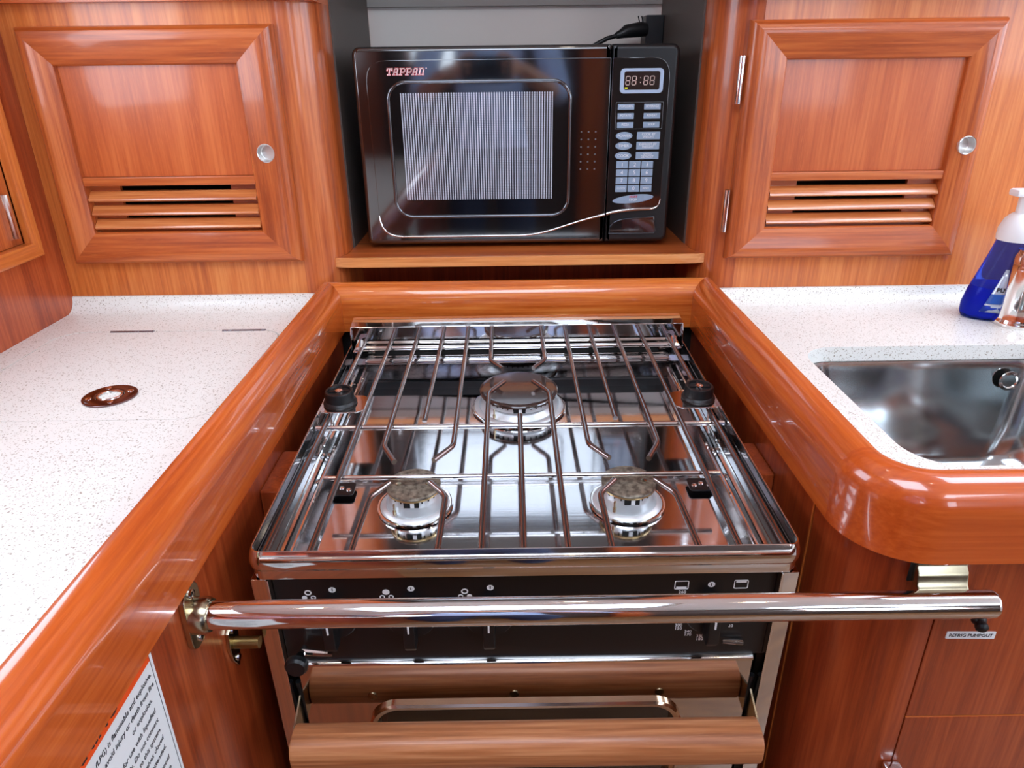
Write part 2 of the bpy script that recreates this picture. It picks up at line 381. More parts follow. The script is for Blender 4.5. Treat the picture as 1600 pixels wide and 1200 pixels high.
struct(B().box(NX1-.0025, NX1, YF+PR+.03, NY-.013, .985, ZC-.001).done('wall_niche_right', DGREY, smooth=0), 'dark laminate side of the niche')
struct(B().box(NX0, NX1, 1.19, 1.202, .80, .977).done('wall_niche_lower', WD['red'], smooth=0), 'dark wooden panel under the microwave shelf')

SLAT = wood('louvre_cherry_x', 'x', (176, 92, 44), (200, 116, 60), (218, 142, 84), rough=.3, coat=1, fleck=.2, grain=60, coatr=.16)  # paler than the door cherry: part of the slats' highlight sits in the colour
SLAT.node_tree.nodes['Principled BSDF'].inputs['Coat IOR'].default_value = 1.7
def bore(o, cutter):
    bpy.context.view_layer.update(); c = cutter.done('cutter', VOID, None, 0); c.matrix_world = o.matrix_world.copy()
    m = o.modifiers.new('b', 'BOOLEAN'); m.object = c; m.operation = 'DIFFERENCE'; m.solver = 'EXACT'
    bpy.context.view_layer.update()
    me = bpy.data.meshes.new_from_object(o.evaluated_get(bpy.context.evaluated_depsgraph_get()))
    o.modifiers.clear(); o.data = me; cm = c.data; bpy.data.objects.remove(c); bpy.data.meshes.remove(cm)
# ------------------------------------------------------------------ wall lockers with louvred doors
def locker(name, label, x0, x1, door, panel, hole, hinge_side, seam):
    t = thing(name, label, 'cabinet', ((x0+x1)/2, YF, .942))
    off = Matrix.Translation((-(x0+x1)/2, -YF, -.942))
    dx0, dx1, dz0, dz1 = door; px0, px1, pz0, pz1 = panel
    B().prism([(x0, .942), (x1, .942), (x1, 1.337), (x0, 1.337)], 'y', YF, YF+.016, holes=[[(dx0+.03, dz0+.03), (dx1-.03, dz0+.03), (dx1-.03, dz1-.03), (dx0+.03, dz1-.03)]]).done('face_panel', WD['lz'], t, 0, off)
    B().box(x0+.004, x1-.004, YF+.2, YF+.21, .942, 1.337).done('back_panel', VOID, t, 0, off)
    d = B().box(px0-.012, px1+.012, YF-.004, YF+.004, pz0+.078, pz1+.01).done('door', WD['pz'], t, 0, off)
    PR2 = [(0, 0), (0, .006), (.04, .0125), (.12, .017), (.24, .019), (.4, .0185), (.85, .0135), (.96, .012), (1, .009), (1, -.004), (.9, -.006)]
    for sd in ('top', 'bottom'): frame_side(door, panel, sd, PR2, 'y', YF, WD['x'], 'frame_rail', d).data.transform(off)
    for sd in ('left', 'right'): frame_side(door, panel, sd, PR2, 'y', YF, WD['z'], 'frame_stile', d).data.transform(off)
    # louvre bank
    zt = pz0+.078
    B().box(px0-.006, px1+.006, YF-.010, YF+.004, zt-.0125, zt-.0005, .0015).done('head_strip', WD['x'], d, 35, off)
    zs = [pz0+.050, pz0+.030, pz0+.0105]
    ws = (px1-px0)
    bk = B()
    ys0, ys1 = YF+.004, YF+.010
    cut0, cut1 = px0+ws*.175, px1-ws*.165
    bk.box(px0-.008, cut0, ys0, ys1, pz0-.008, zt); bk.box(cut1, px1+.008, ys0, ys1, pz0-.008, zt)
    for a, b in ((zs[0]+.0062, zs[0]-.004), (zs[1]+.0062, zs[1]-.004), (zs[2]+.0062, pz0-.008)): bk.box(cut0, cut1, ys0, ys1, b, a)
    bk.done('louvre_backing', WD['x'], d, 0, off)
    for z in zs:
        sl = [(YF+.005, z+.0078), (YF-.0005, z+.0072), (YF-.0105, z-.0022), (YF-.0112, z-.0045), (YF-.0095, z-.0062), (YF+.0045, z-.0062)]
        B().prism(sl, 'x', px0+.0008, px1-.0008).done('louvre_slat', SLAT, d, 25, off)
    hx, hz = hole
    stile = sorted([c for c in d.children if c.name.startswith('frame_stile')], key=lambda c: c.name)[1]
    bore(stile, B().lathe([(.0126, -.03), (.0126, .03)], (hx, YF-.012, hz), 32, m=off, axis='y'))
    B().lathe([(.0126, -.0105), (.0126, .0052), (.0118, .0058), (.0112, .0052), (.0110, -.0085), (.0100, -.0092), (0, -.0092)], (hx, YF-.0125, hz), 32, axis='y').done('finger_pull', SATIN, d, 35, off)
    if hinge_side:
        for z in (1.235, 1.06):
            h = B()
            h.tube([(dx0-.0065, YF-.010, z-.030), (dx0-.0065, YF-.010, z+.030)], .0040, 12)
            h.box(dx0-.0105, dx0-.0035, YF-.009, YF, z-.030, z+.030)
            h.done('hinge', CHROME, d, 35, off)
    return t
locker('wall_locker', 'cherry wall locker with louvred door beside the left counter, finger hole at right', XL, -.307, (-.6425, -.3055, .994, 1.310), (-.6015, -.3595, 1.0405, 1.2625), (-.335, 1.149), False, 0)
locker('wall_locker', 'cherry wall locker with louvred door above the sink, two steel hinges', .344, 1.18, (.324, .6635, .9895, 1.308), (.378, .6225, 1.036, 1.2595), (.643, 1.148), True, 0)

LIP = wood('pale_lipping_x', 'x', (206, 124, 62), (222, 146, 82), (236, 170, 108), fleck=.2, grain=80)
struct(B().box(1.1805, XR, YF, YF+.05, 0, 1.3365).done('wall_galley_end', WD['pz'], smooth=0), 'wooden panel beyond the sink counter')
# ------------------------------------------------------------------ microwave shelf
def on_post(side, y):
    x0 = NX0-PR if side == 'l' else NX1+PR; s = 1 if side == 'l' else -1
    return x0+s*math.sqrt(max(0, PR*PR-(YF+PR-y)**2))
SY = 1.064
ys = [SY+(YF+PR-SY)*i/8 for i in range(9)]
pl = [(on_post('l', q)+.0006, q) for q in ys]+[(NX0+.0006, NY-.001), (NX1-.0006, NY-.001)]+[(on_post('r', q)-.0006, q) for q in ys[::-1]]
sh = thing('microwave_shelf', 'cherry shelf board with flared ends under the microwave', 'shelf', (.0185, SY, .977))
off = Matrix.Translation((-.0185, -SY, -.977))
B().prism(pl, 'z', .9775, .9915, bev=.0008).done('board', WD['x'], sh, 30, off)
fr = [(on_post('l', SY)-.001, SY+.0006), (on_post('l', SY)+.012, SY-.004), (on_post('l', SY)+.05, SY-.006), (on_post('r', SY)-.05, SY-.006), (on_post('r', SY)-.012, SY-.004), (on_post('r', SY)+.001, SY+.0006)]
B().prism(fr, 'z', .9765, .9914, bev=.0012).done('edge_lipping', LIP, sh, 30, off)

# ------------------------------------------------------------------ countertops
zt = .920
cl = thing('countertop', 'white speckled countertop with icebox lid opening beside the stove', 'countertop', (-.49, .5, .88))
off = Matrix.Translation((.49, -.5, -.88))
LX0, LX1, LY0, LY1 = -.628, -.3165, .664, .9425
hole = rrect(LX0, LX1, LY0, LY1, .035)
B().prism([(XL+.0005, -.8), (-.2846, -.8), (-.2846, 1.044), (XL+.0005, 1.044)], 'z', .885, zt, holes=[hole]).done('slab', COUNTER, cl, 0, off)
def cove(x0, x1):
    pf = [(1.0445, .919)]+[(1.014+.026*math.sin(a), .9195+.0225*(1-math.cos(a))) for a in [PI/2*i/10 for i in range(11)]]+[(1.0445, .942)]
    return B().prism(pf, 'x', x0, x1)
cove(XL+.0005, -.2850).done('upstand', COUNTER, cl, 30, off)
ld = thing('icebox_lid', 'white flush icebox lid with ring latch set in the countertop', 'lid', (-.47, .8, .89))
off = Matrix.Translation((.47, -.8, -.89))
B().prism(rrect(LX0+.0016, LX1-.0016, LY0+.0016, LY1-.0016, .034), 'z', .890, zt-.0002, bev=.0005).done('panel', COUNTER, ld, 30, off)
for a in (-.562, -.4045):
    h = B().box(a, a+.061, LY1-.0045, LY1+.0015, zt-.004, zt+.0006, .0005)
    h.tube([(a, LY1-.0015, zt+.0004), (a+.061, LY1-.0015, zt+.0004)], .0011, 8).done('hinge', steel('hinge_steel', (150, 156, 166), .25) if a < -.5 else bpy.data.materials['hinge_steel'], ld, 35, off)
lt = B().lathe([(.0288, -.001), (.0288, .0016), (.0272, .0024), (.0165, .0026), (.0150, .0018), (.0148, -.006), (.0, -.006)], (-.4515, .7235, zt), 40).done('ring_latch', steel('bronze_chrome', (128, 104, 104), .12), ld, 35, off)
B().tube([(-.4515+.0128*math.cos(t), .7235+.0128*math.sin(t), zt+.0012) for t in [2*PI*i/28 for i in range(28)]], .0017, 8, True).done('lift_ring', CHROME, lt, 35, off)
B().lathe([(.0100, -.0056), (.0100, -.002), (.009, -.001), (0, -.0012)], (-.4515, .7235, zt), 24).done('centre_button', CHROME, lt, 35, off)
for q in (.5, 2.1, 3.67, 5.2):
    B().lathe([(.0036, 0), (.0034, .0009), (0, .0012)], (-.4515+.0212*math.cos(q), .7235+.0212*math.sin(q), zt+.0023), 12).done('screw', CHROME, lt, 35, off)

SX0, SX1, SY0, SY1 = .3715, .715, .548, .846
cr = thing('countertop', 'cream speckled countertop with sink opening beneath the louvred locker', 'countertop', (.75, .8, .88))
off = Matrix.Translation((-.75, -.8, -.88))
ca = [(.3102, 1.044), (.3102, .5137)]+[(.3412-.0310*math.cos(a), .5137-.0310*math.sin(a)) for a in [PI/2*i/8 for i in range(9)]]+[(1.18, .4827), (1.18, 1.044)]
B().prism(ca, 'z', .9, zt, holes=[rrect(SX0, SX1, SY0, SY1, .045, 8)]).done('slab', COUNTER, cr, 30, off)
cove(.3108, 1.18).done('upstand', COUNTER, cr, 30, off)

# ------------------------------------------------------------------ sink
sk = thing('sink', 'brushed steel undermount sink in the cream countertop', 'sink', (.54, .69, .74))
off = Matrix.Translation((-.54, -.69, -.74))
def loopring(inset, z, r, n=8): return [(x, y, z) for x, y in rrect(SX0-.006+inset, SX1+.006-inset, SY0-.006+inset, SY1+.006-inset, r, n)]
sb = B(); rows = []
for ins, z, r in ((-.012, .8995, .05), (0, .8995, .05), (.003, .8975, .05), (.006, .885, .05), (.014, .80, .055), (.020, .768, .06), (.030, .750, .06), (.048, .742, .055), (.09, .738, .04)):
    rows.append([sb.bm.verts.new(p) for p in loopring(ins, z, r)])
for i in range(len(rows)-1):
    n = len(rows[i])
    for k in range(n): sb._f((rows[i][k], rows[i][(k+1) % n], rows[i+1][(k+1) % n], rows[i+1][k]))
sb._f(rows[-1])
o = sb.done('basin', BRUSH, sk, 40, off)
sm = o.modifiers.new('solid', 'SOLIDIFY'); sm.thickness = .0012; sm.offset = -1
B().lathe([(.034, 0), (.034, .002), (.029, .003), (.026, .0005), (0, .0005)], (.54, .70, .7385), 32).done('drain', CHROME, sk, 35, off)
B().lathe([(.0135, 0), (.0135, .0016), (.010, .0022), (.0085, .0008), (0, .0008)], (.655, .8385, .872), 20, axis='y').done('overflow', CHROME, sk, 35, off)

# ------------------------------------------------------------------ fiddle rails
SZ = .91        # the stove is a 48 cm wide model; its bay, rails and fittings are drawn for 53 cm
RP = [(0, .854), (0, .905), (.0018, .914), (.0062, .9222), (.0125, .9282), (.020, .9312), (.028, .9316), (.0335, .9302), (.0365, .926), (.0375, .920), (.0375, .854)]
XI0, XI1, YR, YFR = -.2745, .3025, 1.112, .4925
# travel so that the left of the direction is away from the stove
fl = B().sweep([(n, z) for n, z in RP], [(XI0, -.9), (XI0, YR)], mit={1: (-1, 1)}).done('fiddle_rail', WD['rail_y'], None, 30)
fl.location = (-.2657, .091, .890); fl.scale = (SZ,)*3; fl.data.transform(Matrix.Translation((.292, -.1, -.854)))
tag(fl, 'long varnished rail edging the white left countertop', 'rail')
fb = B().sweep(RP, [(XI0, YR), (XI1, YR)], mit={0: (-1, 1), 1: (1, 1)}).done('fiddle_rail', WD['rail_x'], None, 30)
fb.location = (.0127, 1.0283, .890); fb.scale = (SZ,)*3; fb.data.transform(Matrix.Translation((-.014, -1.13, -.854)))
tag(fb, 'short varnished rail behind the stove below the microwave', 'rail')
RA = .072
path = [(XI1, YR), (XI1, .66), (XI1, YFR+RA)]+[(XI1+RA-RA*math.cos(a), YFR+RA-RA*math.sin(a)) for a in [PI/2*i/16 for i in range(1, 17)]]+[(1.3, YFR)]
rp = [(XI1+RA, YFR)]
f3 = B().sweep(RP, path, mit={0: (1, 1)})
f3 = f3.done('fiddle_rail', WD['rail_y'], None, 30)
f3.data.materials.append(WD['corner'])
for p in f3.data.polygons:
    if p.center.y < .60: p.material_index = 1
f3.location = (.3185, .637, .890); f3.scale = (SZ,)*3; f3.data.transform(Matrix.Translation((-.35, -.7, -.854)))
tag(f3, 'varnished rail with rounded corner around the sink countertop', 'rail')

# ------------------------------------------------------------------ base cabinets
PXL, PXR = -.285, .312
bl = thing('base_cabinet', 'red-brown cherry cabinet under the left countertop', 'cabinet', (-.4368, .091, .1129), size=SZ)
off = Matrix.Translation((.48, -.1, 0))
SIDE = wood('side_panel_cherry', 'z', (124, 46, 20), (152, 62, 27), (174, 80, 38), rough=.3, coat=.6, fleck=.3, coatr=.12)
B().box(PXL-.018, PXL, -.9, 1.13, -.124, .862).done('side_panel', SIDE, bl, 0, off)
B().box(XL+.003, PXL-.018, -.9, -.882, -.124, .862).done('end_panel', SIDE, bl, 0, off)
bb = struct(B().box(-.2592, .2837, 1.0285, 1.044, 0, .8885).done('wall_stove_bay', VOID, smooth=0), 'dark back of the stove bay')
br = thing('base_cabinet', 'red-brown cherry cabinet with rounded corner under the sink', 'cabinet', (.546, .637, .1129), size=SZ)
off = Matrix.Translation((-.6, -.7, 0))
B().box(PXR, PXR+.018, .608, 1.13, -.124, .862).done('side_panel', SIDE, br, 0, off)
PF = .508; R3 = .082
arc = [(PXR, .6045), (PXR, PF+R3)]+[(PXR+R3-R3*math.cos(a), PF+R3-R3*math.sin(a)) for a in [PI/2*i/14 for i in range(1, 15)]]
inn = [(PXR+R3-(R3-.016)*math.cos(a), PF+R3-(R3-.016)*math.sin(a)) for a in [PI/2*i/14 for i in range(14, -1, -1)]]+[(PXR+.016, .6045)]
B().prism(arc+inn, 'z', -.124, .862).done('corner_panel', SIDE, br, 30, off)
B().box(PXR-.0012, PXR, .6052, .6075, -.124, .854).done('edge_bead', WD['lz'], br, 0, off)
XS = PXR+R3
B().box(XS+.0015, 1.3, PF, PF+.016, .6515, .862, .001).done('apron_panel', SIDE, br, 30, off)
dr = B().box(XS+.0015, 1.0, PF, PF+.016, .05, .6495, .001).done('door', SIDE, br, 30, off)
B().box(XS+.002, 1.0, PF+.0006, PF+.012, .6492, .6505).done('edge_bead', WD['lx'], br, 0, off)
lb = B().box(XS-.010, XS+.008, PF-.012, PF, .560, .588, .003).box(XS-.003, XS+.014, PF-.016, PF-.008, .545, .580, .002)
lb.done('latch', CHROME, dr, 35, off)

# ------------------------------------------------------------------ pivot blocks
for s, x0, x1, a, b, zz, w_ in ((0, -.2594, -.2389, .617, .7025, .859, 'on the left side of the stove'), (1, .2639, .2839, .648, .719, .852, 'on the right side of the stove')):
    o = B().box(x0, x1, a, b, zz-.056, zz, .0025).done('pivot_block', SIDE, None, 35)
    tag(o, 'red-brown wooden block carrying the gimbal pivot '+w_, 'block', 'gimbal pivot blocks')

# ------------------------------------------------------------------ stove
TH = math.radians(2.03); SO = (.0114, .4987, .8727)
st = thing('gimbal_stove', 'polished steel three burner gimbal stove with oven between the countertops', 'stove', SO, (TH, 0, 0), size=SZ)
for s in (-1, 1):
    B().box(min(s*.268, s*.2525), max(s*.268, s*.2525), 0, .455, -.565, -.0335, .0008).done('side_panel', MIRROR, st, 35)
    B().box(min(s*.2525, s*.2505), max(s*.2525, s*.2505), -.0012, .02, -.565, -.0345, .0004).done('edge_trim', CHROME, st, 35)
    B().tube([(s*.262, .18, -.045), (s*.283 if s > 0 else s*.281, .18, -.045)], .007, 12).done('pivot_pin', BRASS, st, 35)
B().box(-.2525, .2525, .03, .455, -.565, -.56).box(-.2525, .2525, .45, .455, -.56, -.04).done('carcass', BLK, st, 0)
B().box(-.2505, .2505, .024, .03, -.56, -.155).done('door_surround', BLK, st, 0)
cp = B().box(-.2505, .2505, .008, .028, -.1505, -.034, .0012).done('control_panel', BLK, st, 35)
# printed marks on the control panel
yp = .0078
def dot(x, z, r, ring=True):
    t = B()
    if ring: t.prism(ell(x, z, r, r*.92, 20), 'y', yp-.0001, yp+.0005, holes=[ell(x, z, r*.62, r*.55, 20)])
    else: t.prism(ell(x, z, r, r*.92, 20), 'y', yp-.0001, yp+.0005)
    return t
for k, (x, z) in enumerate(((-.2171, -.0578), (-.1392, -.0583), (-.0605, -.0588))):
    for q, (dx, dz, r) in enumerate(((0, 0, .0036), (-.0042, -.0064, .0027), (.0046, -.0064, .0027))):
        dot(x+dx, z+dz, r, not ((k == 0 and q == 1) or (k == 1 and q == 0) or (k == 2 and q == 2))).done('burner_mark', WHITE, cp, 0)
for x in (-.1925, -.114, -.0348, .1864):
    t = dot(x, -.0545, .0036); t.box(x-.0018, x-.0006, yp-.0001, yp+.0005, -.0558, -.0532); t.box(x+.0006, x+.0018, yp-.0001, yp+.0005, -.0558, -.0532); t.done('off_mark', WHITE, cp, 0)
for x, up_ in ((.1565, 0), (.216, 1)):
    t = B().prism(rrect(x-.0072, x+.0072, -.0603, -.0492, .0016), 'y', yp-.0001, yp+.0005, holes=[rrect(x-.0063, x+.0063, -.0594, -.0501, .001)])
    zz = -.0528 if up_ else -.0594
    t.box(x-.0052, x+.0052, yp-.0001, yp+.0005, zz+.0002, zz+.0024); t.done('oven_mark', WHITE, cp, 0)
for s_, x, z in (('300\n150', .1584, -.1108), ('340\n170', .1690, -.1196), ('350\n180', .1820, -.1262), ('260', .158, -.064), ('20', .2125, -.1105), ('0', .1535, -.098)):
    text('lettering', s_, .0052, WHITE, face_y(x, yp, z), cp, space=.85)
for x, nm in ((-.1965, 0), (-.1165, 0), (-.0368, 0), (.1885, 1)):
    k = B().lathe([(.0255, 0), (.0255, .0035), (.0235, .006), (.0, .006)], (x, .0085, -.0915), 36, axis='y')
    k = k.done('control_knob', BLKP, st, 35)
    g = B().prism([(.0045, -.066), (-.0075, -.068), (-.0135, -.073), (-.0145, -.112), (-.0105, -.119), (.0045, -.121)], 'x', x-.0058, x+.0058, bev=.0012).done('grip', BLKP, k, 35)
    B().box(x-.0009, x+.0009, -.0149, -.0138, -.0925, -.0835).done('pointer', WHITE, k, 0)
# oven door
YD = .005
wx, wz0, wz1 = .172, -.43, -.2125
dl = rrect(-.2405, .2405, -.545, -.1525, .003, 2)
od = B().prism(dl, 'y', YD, YD+.018, holes=[rrect(-wx, wx, wz0, wz1, .032, 8)]).done('oven_door', steel('door_mirror_steel', (214, 206, 198), .025, .01), st, 30)
B().prism([(YD, -.1560), (YD-.0022, -.1545), (YD-.0018, -.1525), (YD+.0015, -.1500), (YD+.016, -.1495), (YD+.016, -.1530)], 'x', -.2405, .2405).done('top_lip', CHROME, od, 40)
wo, wi = rrect(-wx, wx, wz0, wz1, .032, 8), rrect(-wx+.010, wx-.010, wz0+.010, wz1-.010, .025, 8)
bz = B(); rows = []
for q, yy in ((0, YD), (0, YD-.004), (.25, YD-.006), (.7, YD-.005), (1, YD+.002), (1, YD+.012)):
    rows.append([bz.bm.verts.new((a[0]+(b[0]-a[0])*q, yy, a[1]+(b[1]-a[1])*q)) for a, b in zip(wo, wi)])
for i in range(len(rows)-1):
    n = len(rows[i])
    for k in range(n): bz._f((rows[i][k], rows[i][(k+1) % n], rows[i+1][(k+1) % n], rows[i+1][k]))
bz.done('window_bezel', steel('copper_reflection_bezel', (206, 176, 150), .12), od, 40)  # steel coloured with the coppery reflection seen on the bezel
B().prism(rrect(-wx+.004, wx-.004, wz0+.004, wz1-.004, .028, 8), 'y', YD+.007, YD+.011).done('window_glass', OVENG, od, 0)
# wooden handle on bent steel straps
HY, HZ, HX = YD-.041, -.228, .2435
hp = [(HY+.020*math.copysign(abs(math.cos(t))**.75, math.cos(t)), HZ+.0215*math.copysign(abs(math.sin(t))**.75, math.sin(t))) for t in [2*PI*i/28 for i in range(28)]]
hd = B().prism(hp, 'x', -HX, HX, bev=.002).done('handle', WD['teak'], od, 40)
for x in (-.172, -.012, .152):
    B().lathe([(.0056, 0), (.0052, .0016), (.0, .0024)], (x, HY+.0198, HZ+.001), 12, m=None, axis='y').done('screw', BRONZE, hd, 35, Matrix.Translation((x, HY+.0198, HZ)) @ Matrix.Rotation(PI, 4, 'Z') @ Matrix.Translation((-x, -HY-.0198, -HZ)))
for s in (-1, 1):
    x = s*(HX+.0012)
    B().prism([(YD, HZ+.028), (YD, HZ-.016), (HY+.002, HZ-.012), (HY-.008, HZ), (HY+.002, HZ+.012)], 'x', x-.0009, x+.0009).done('handle_strap', BRONZE, od, 20)
    B().tube([(s*.246, YD+.006, -.185), (s*.246, YD+.014, -.25)], .003, 8).done('door_pin', BLKP, od, 35)
lv = B().tube([(-.2285, .002, -.128), (-.2285, -.012, -.122)], .0042, 10).tube([(-.2285, -.006, -.1235), (-.198, -.006, -.1275)], [.0038, .0024], 8).done('latch_lever', CHROME, st, 35)
B().lathe([(.0, .0055), (.0095, .0050), (.0115, .0022), (.0115, -.003), (.009, -.005), (0, -.005)], (-.2298, -.0235, -.124), 24, axis='y').done('latch_knob', BLKP, lv, 35)
lv2 = B().tube([(.205, .004, -.128), (.226, .004, -.130)], [.002, .0032], 8).done('latch_lever', CHROME, st, 35)

# tray with rolled front rim
TPF = [(-.0020, -.0005), (-.0012, .0006), (-.0002, .0004), (.0012, -.0028), (.0027, -.0070), (.0037, -.0105), (.0040, -.0140), (.0038, -.0175), (.0030, -.0200), (.0018, -.0215), (.0012, -.0310), (-.0004, -.0310), (-.0002, -.0210), (-.0010, -.006), (-.0012, -.0305), (-.0020, -.0305)]
rc = .012
pth = [(-.265, .508), (-.265, .25), (-.265, rc)]+[(-.265+rc-rc*math.cos(a), rc-rc*math.sin(a)) for a in [PI/2*i/6 for i in range(1, 7)]]
pth = pth+[(-x, y) for x, y in pth[::-1]]
# travel with the tray interior on the left; profile offset n = -outward
tr = B().sweep([(-a, z) for a, z in TPF], pth).done('tray_rim', CHROME, st, 40)
B().box(-.2585, .2585, .0005, .030, -.0335, -.0315).done('rim_base', CHROME, st, 0)
ZP = -.052
# pan section across x: raised side ledges, sunk floor
sec = [(-.2625, -.012), (-.2625, -.030), (-.2440, -.031), (-.2380, -.033), (-.2270, -.049), (-.2210, ZP), (.2210, ZP), (.2270, -.049), (.2380, -.033), (.2440, -.031), (.2625, -.030), (.2625, -.012)]
pn = B().prism(sec+[(x*.9985, z-.0012) for x, z in sec[::-1]], 'y', .0098, .455).done('pan', PAN, st, 12)
B().prism([(.0022, -.004), (.0036, -.004), (.0104, -.030), (.0108, -.052), (.0094, -.052), (.0090, -.031)], 'x', -.2630, .2630).done('front_wall', PAN, st, 0)
bw = [(.4545, ZP), (.4600, ZP+.0015), (.4635, ZP+.006), (.4650, -.018), (.4675, -.0135), (.4720, -.0120), (.4880, -.0120), (.4880, -.0138), (.4720, -.0140), (.4660, -.0160), (.4635, -.020), (.4610, ZP+.004), (.4545, ZP-.0015)]
B().prism(bw, 'x', -.2375, .2375).done('rear_step', PAN, st, 30)
for s in (-1, 1):
    B().box(min(s*.2375, s*.2625), max(s*.2375, s*.2625), .455, .506, -.031, -.0295).box(min(s*.228, s*.2375), max(s*.228, s*.2375), .4715, .505, -.0140, -.0120).done('corner_plate', PAN, st, 0)
B().box(-.229, .229, .4875, .5049, -.0200, -.0185).done('vent_slot', VOID, st, 0)
rpn = B().box(-.2615, .2615, .505, .5064, -.032, .0288).prism([(.5055, .0288), (.5365, .0335), (.5365, .0347), (.5050, .0302)], 'x', -.2615, .2615)
rpn = rpn.done('rear_panel', MIRROR, st, 0)
rpn.location = (0, .0002, 0)
for s in (-1, 1):
    B().prism([(.496, -.004), (.498, .020), (.505, .030), (.5365, .0345), (.5365, .004), (.508, -.012)], 'x', s*.2622-.0006, s*.2622+.0006).done('end_cheek', CHROME, st, 20)
    cb = B().box(s*.2475-.0075, s*.2475+.0075, .470, .502, .001, .0034, .001).tube([(s*.2475, .478, .003), (s*.2475, .496, .009)], .0055, 12)
    cb.done('corner_clip', CHROME, st, 35)
    # side guide rod and its screws
    B().tube([(s*.2345, .0045, -.0255), (s*.2345, .5, -.0255)], .0030, 10).done('guide_rod', CHROME, st, 35)
    B().tube([(s*.2475, .0045, -.022), (s*.2475, .46, -.022)], .0022, 8).done('guide_rod', CHROME, st, 35)
    for yy in (.030, .165, .225, .37):
        B().lathe([(.0044, 0), (.004, .0016), (.002, .0024), (0, .0024)], (s*.241, yy, -.0318), 12).done('screw', CHROME, st, 35)
    # slotted openings in the ledge
    for yy in (.395, .430): B().box(s*.2345-.004+s*.012, s*.2345+.004+s*.012, yy, yy+.026, -.0302, -.0298).done('slot', VOID, st, 0)
    bt = B().prism(rrect(min(s*.200, s*.2345), max(s*.200, s*.2345), .158, .183, .004), 'z', -.0470, -.0455).done('bracket_tab', BLK, st, 0)
    for q in (0, 1, 2): B().lathe([(.0035, 0), (.003, .0012), (0, .0016)], (s*(.2065+q*.009), .168+.004*(q % 2), -.0455), 10).done('screw', CHROME, bt, 35)
    # pot clamp bracket with black knob
    kx, ky = s*.2385, .300
    ck = B().prism(rrect(min(s*.2635, s*.2035), max(s*.2635, s*.2035), ky-.026, ky+.022, [.012 if s > 0 else .012]*4), 'z', .0012, .0030, bev=.0005)
    ck.box(min(s*.2632, s*.2612), max(s*.2632, s*.2612), ky-.030, ky+.020, -.024, .0028).box(s*.246-.0012, s*.246+.0012, ky-.029, ky-.027, -.020, .002)
    ck = ck.done('clamp_bracket', MIRROR, st, 30)
    kn = B().lathe([(.0, 0), (.0215, 0), (.0222, .0022), (.0205, .0052), (.0190, .0060), (.0186, .0170), (.0176, .0190), (.0150, .0190), (.0142, .0160), (.0, .0158)], (kx, ky, .0032), 32)
    kn = kn.done('clamp_knob', RUB, st, 40)
    B().lathe([(.0058, 0), (.0052, .0034), (0, .0040)], (kx, ky, .0190), 6).done('nut', CHROME, kn, 30)
    B().box(kx-.013, kx+.013, ky-.0014, ky+.0014, .019, .0212).box(kx-.0014, kx+.0014, ky-.013, ky+.013, .019, .0212).done('knob_rib', RUB, kn, 30)

# burners
def burner(x, y, R, C, cap_mat, big):
    zc = -.0195
    b = B().lathe([(R, ZP), (R+.0012, ZP+.003), (R-.0015, ZP+.006), (R-.006, ZP+.0072), (R-.008, ZP+.005), (R-.0086, ZP+.0072), (R*.72, ZP+.0150), (C*.92, ZP+.0175), (C*.90, zc-.0065), (C*.84, zc-.0060), (0, zc-.006)], (x, y, 0), 48).done('burner', ALU, st, 40)
    B().lathe([(R+.0014, ZP+.0002), (R+.004, ZP+.0012), (R+.0035, ZP+.0036), (R+.0008, ZP+.0040)], (x, y, 0), 48).done('burner_ring', CHROME, b, 40)
    B().lathe([(0, zc-.0062), (C*.93, zc-.0062), (C*.99, zc-.0040), (C, zc-.0018), (C*.97, zc-.0004), (C*.90, zc), (0, zc+.0004)], (x, y, 0), 48).done('cap', cap_mat, b, 40)
    B().lathe([(C*.92, zc-.0066), (C*.985, zc-.0066), (C*.985, zc-.0046), (C*.92, zc-.0046)], (x, y, 0), 48).done('cap_edge', plain('scorched_edge', (196, 168, 120), .3, .9) if not big else SMOKE, b, 40)
    w_ = .0085
    B().box(x-w_, x+w_, y-C*.935, y-C*.6, ZP+.0185, zc-.0070).done('flame_port', VOID, b, 0)
    B().box(x-.0022+.0012, x+.0022+.0012, y-C*.955, y-C*.8, ZP+.0190, zc-.0074).done('igniter', WHITE, b, 0)
    e = (x-C*.62, y-C*.80)
    B().tube([(e[0], e[1]-.004, ZP+.012), (e[0], e[1]-.004, zc-.009)], .0012, 8).tube([(e[0], e[1]-.004, ZP+.010), (e[0], e[1]-.004, ZP+.015)], .0022, 8).done('thermocouple', BRONZE, b, 35)
    n = 40 if big else 22
    gp = B()
    for k in range(n):
        a = 2*PI*k/n; m_ = Matrix.Translation((x, y, 0)) @ Matrix.Rotation(a, 4, 'Z')
        gp.box(C*.885, C*.93, -.0007, .0007, zc-.0102, zc-.0066, m=m_)
    gp = gp.done('flame_slots', VOID, b, 0); gp['kind'] = 'stuff'
    for q in ((-.55, -.05), (.55, -.05)) if not big else ((-.62, -.22), (.62, -.22)):
        B().lathe([(.0034, 0), (.0032, .0007), (.0016, .0009), (0, .0003)], (x+C*q[0], y+C*q[1], zc+.0002), 14).done('rivet', cap_mat if big else BRONZE, b, 30)
burner(-.1245, .1425, .0400, .0312, SOOT, False)
burner(.1225, .1425, .0400, .0312, SOOT, False)
burner(.0005, .384, .0650, .0570, SMOKE, True)

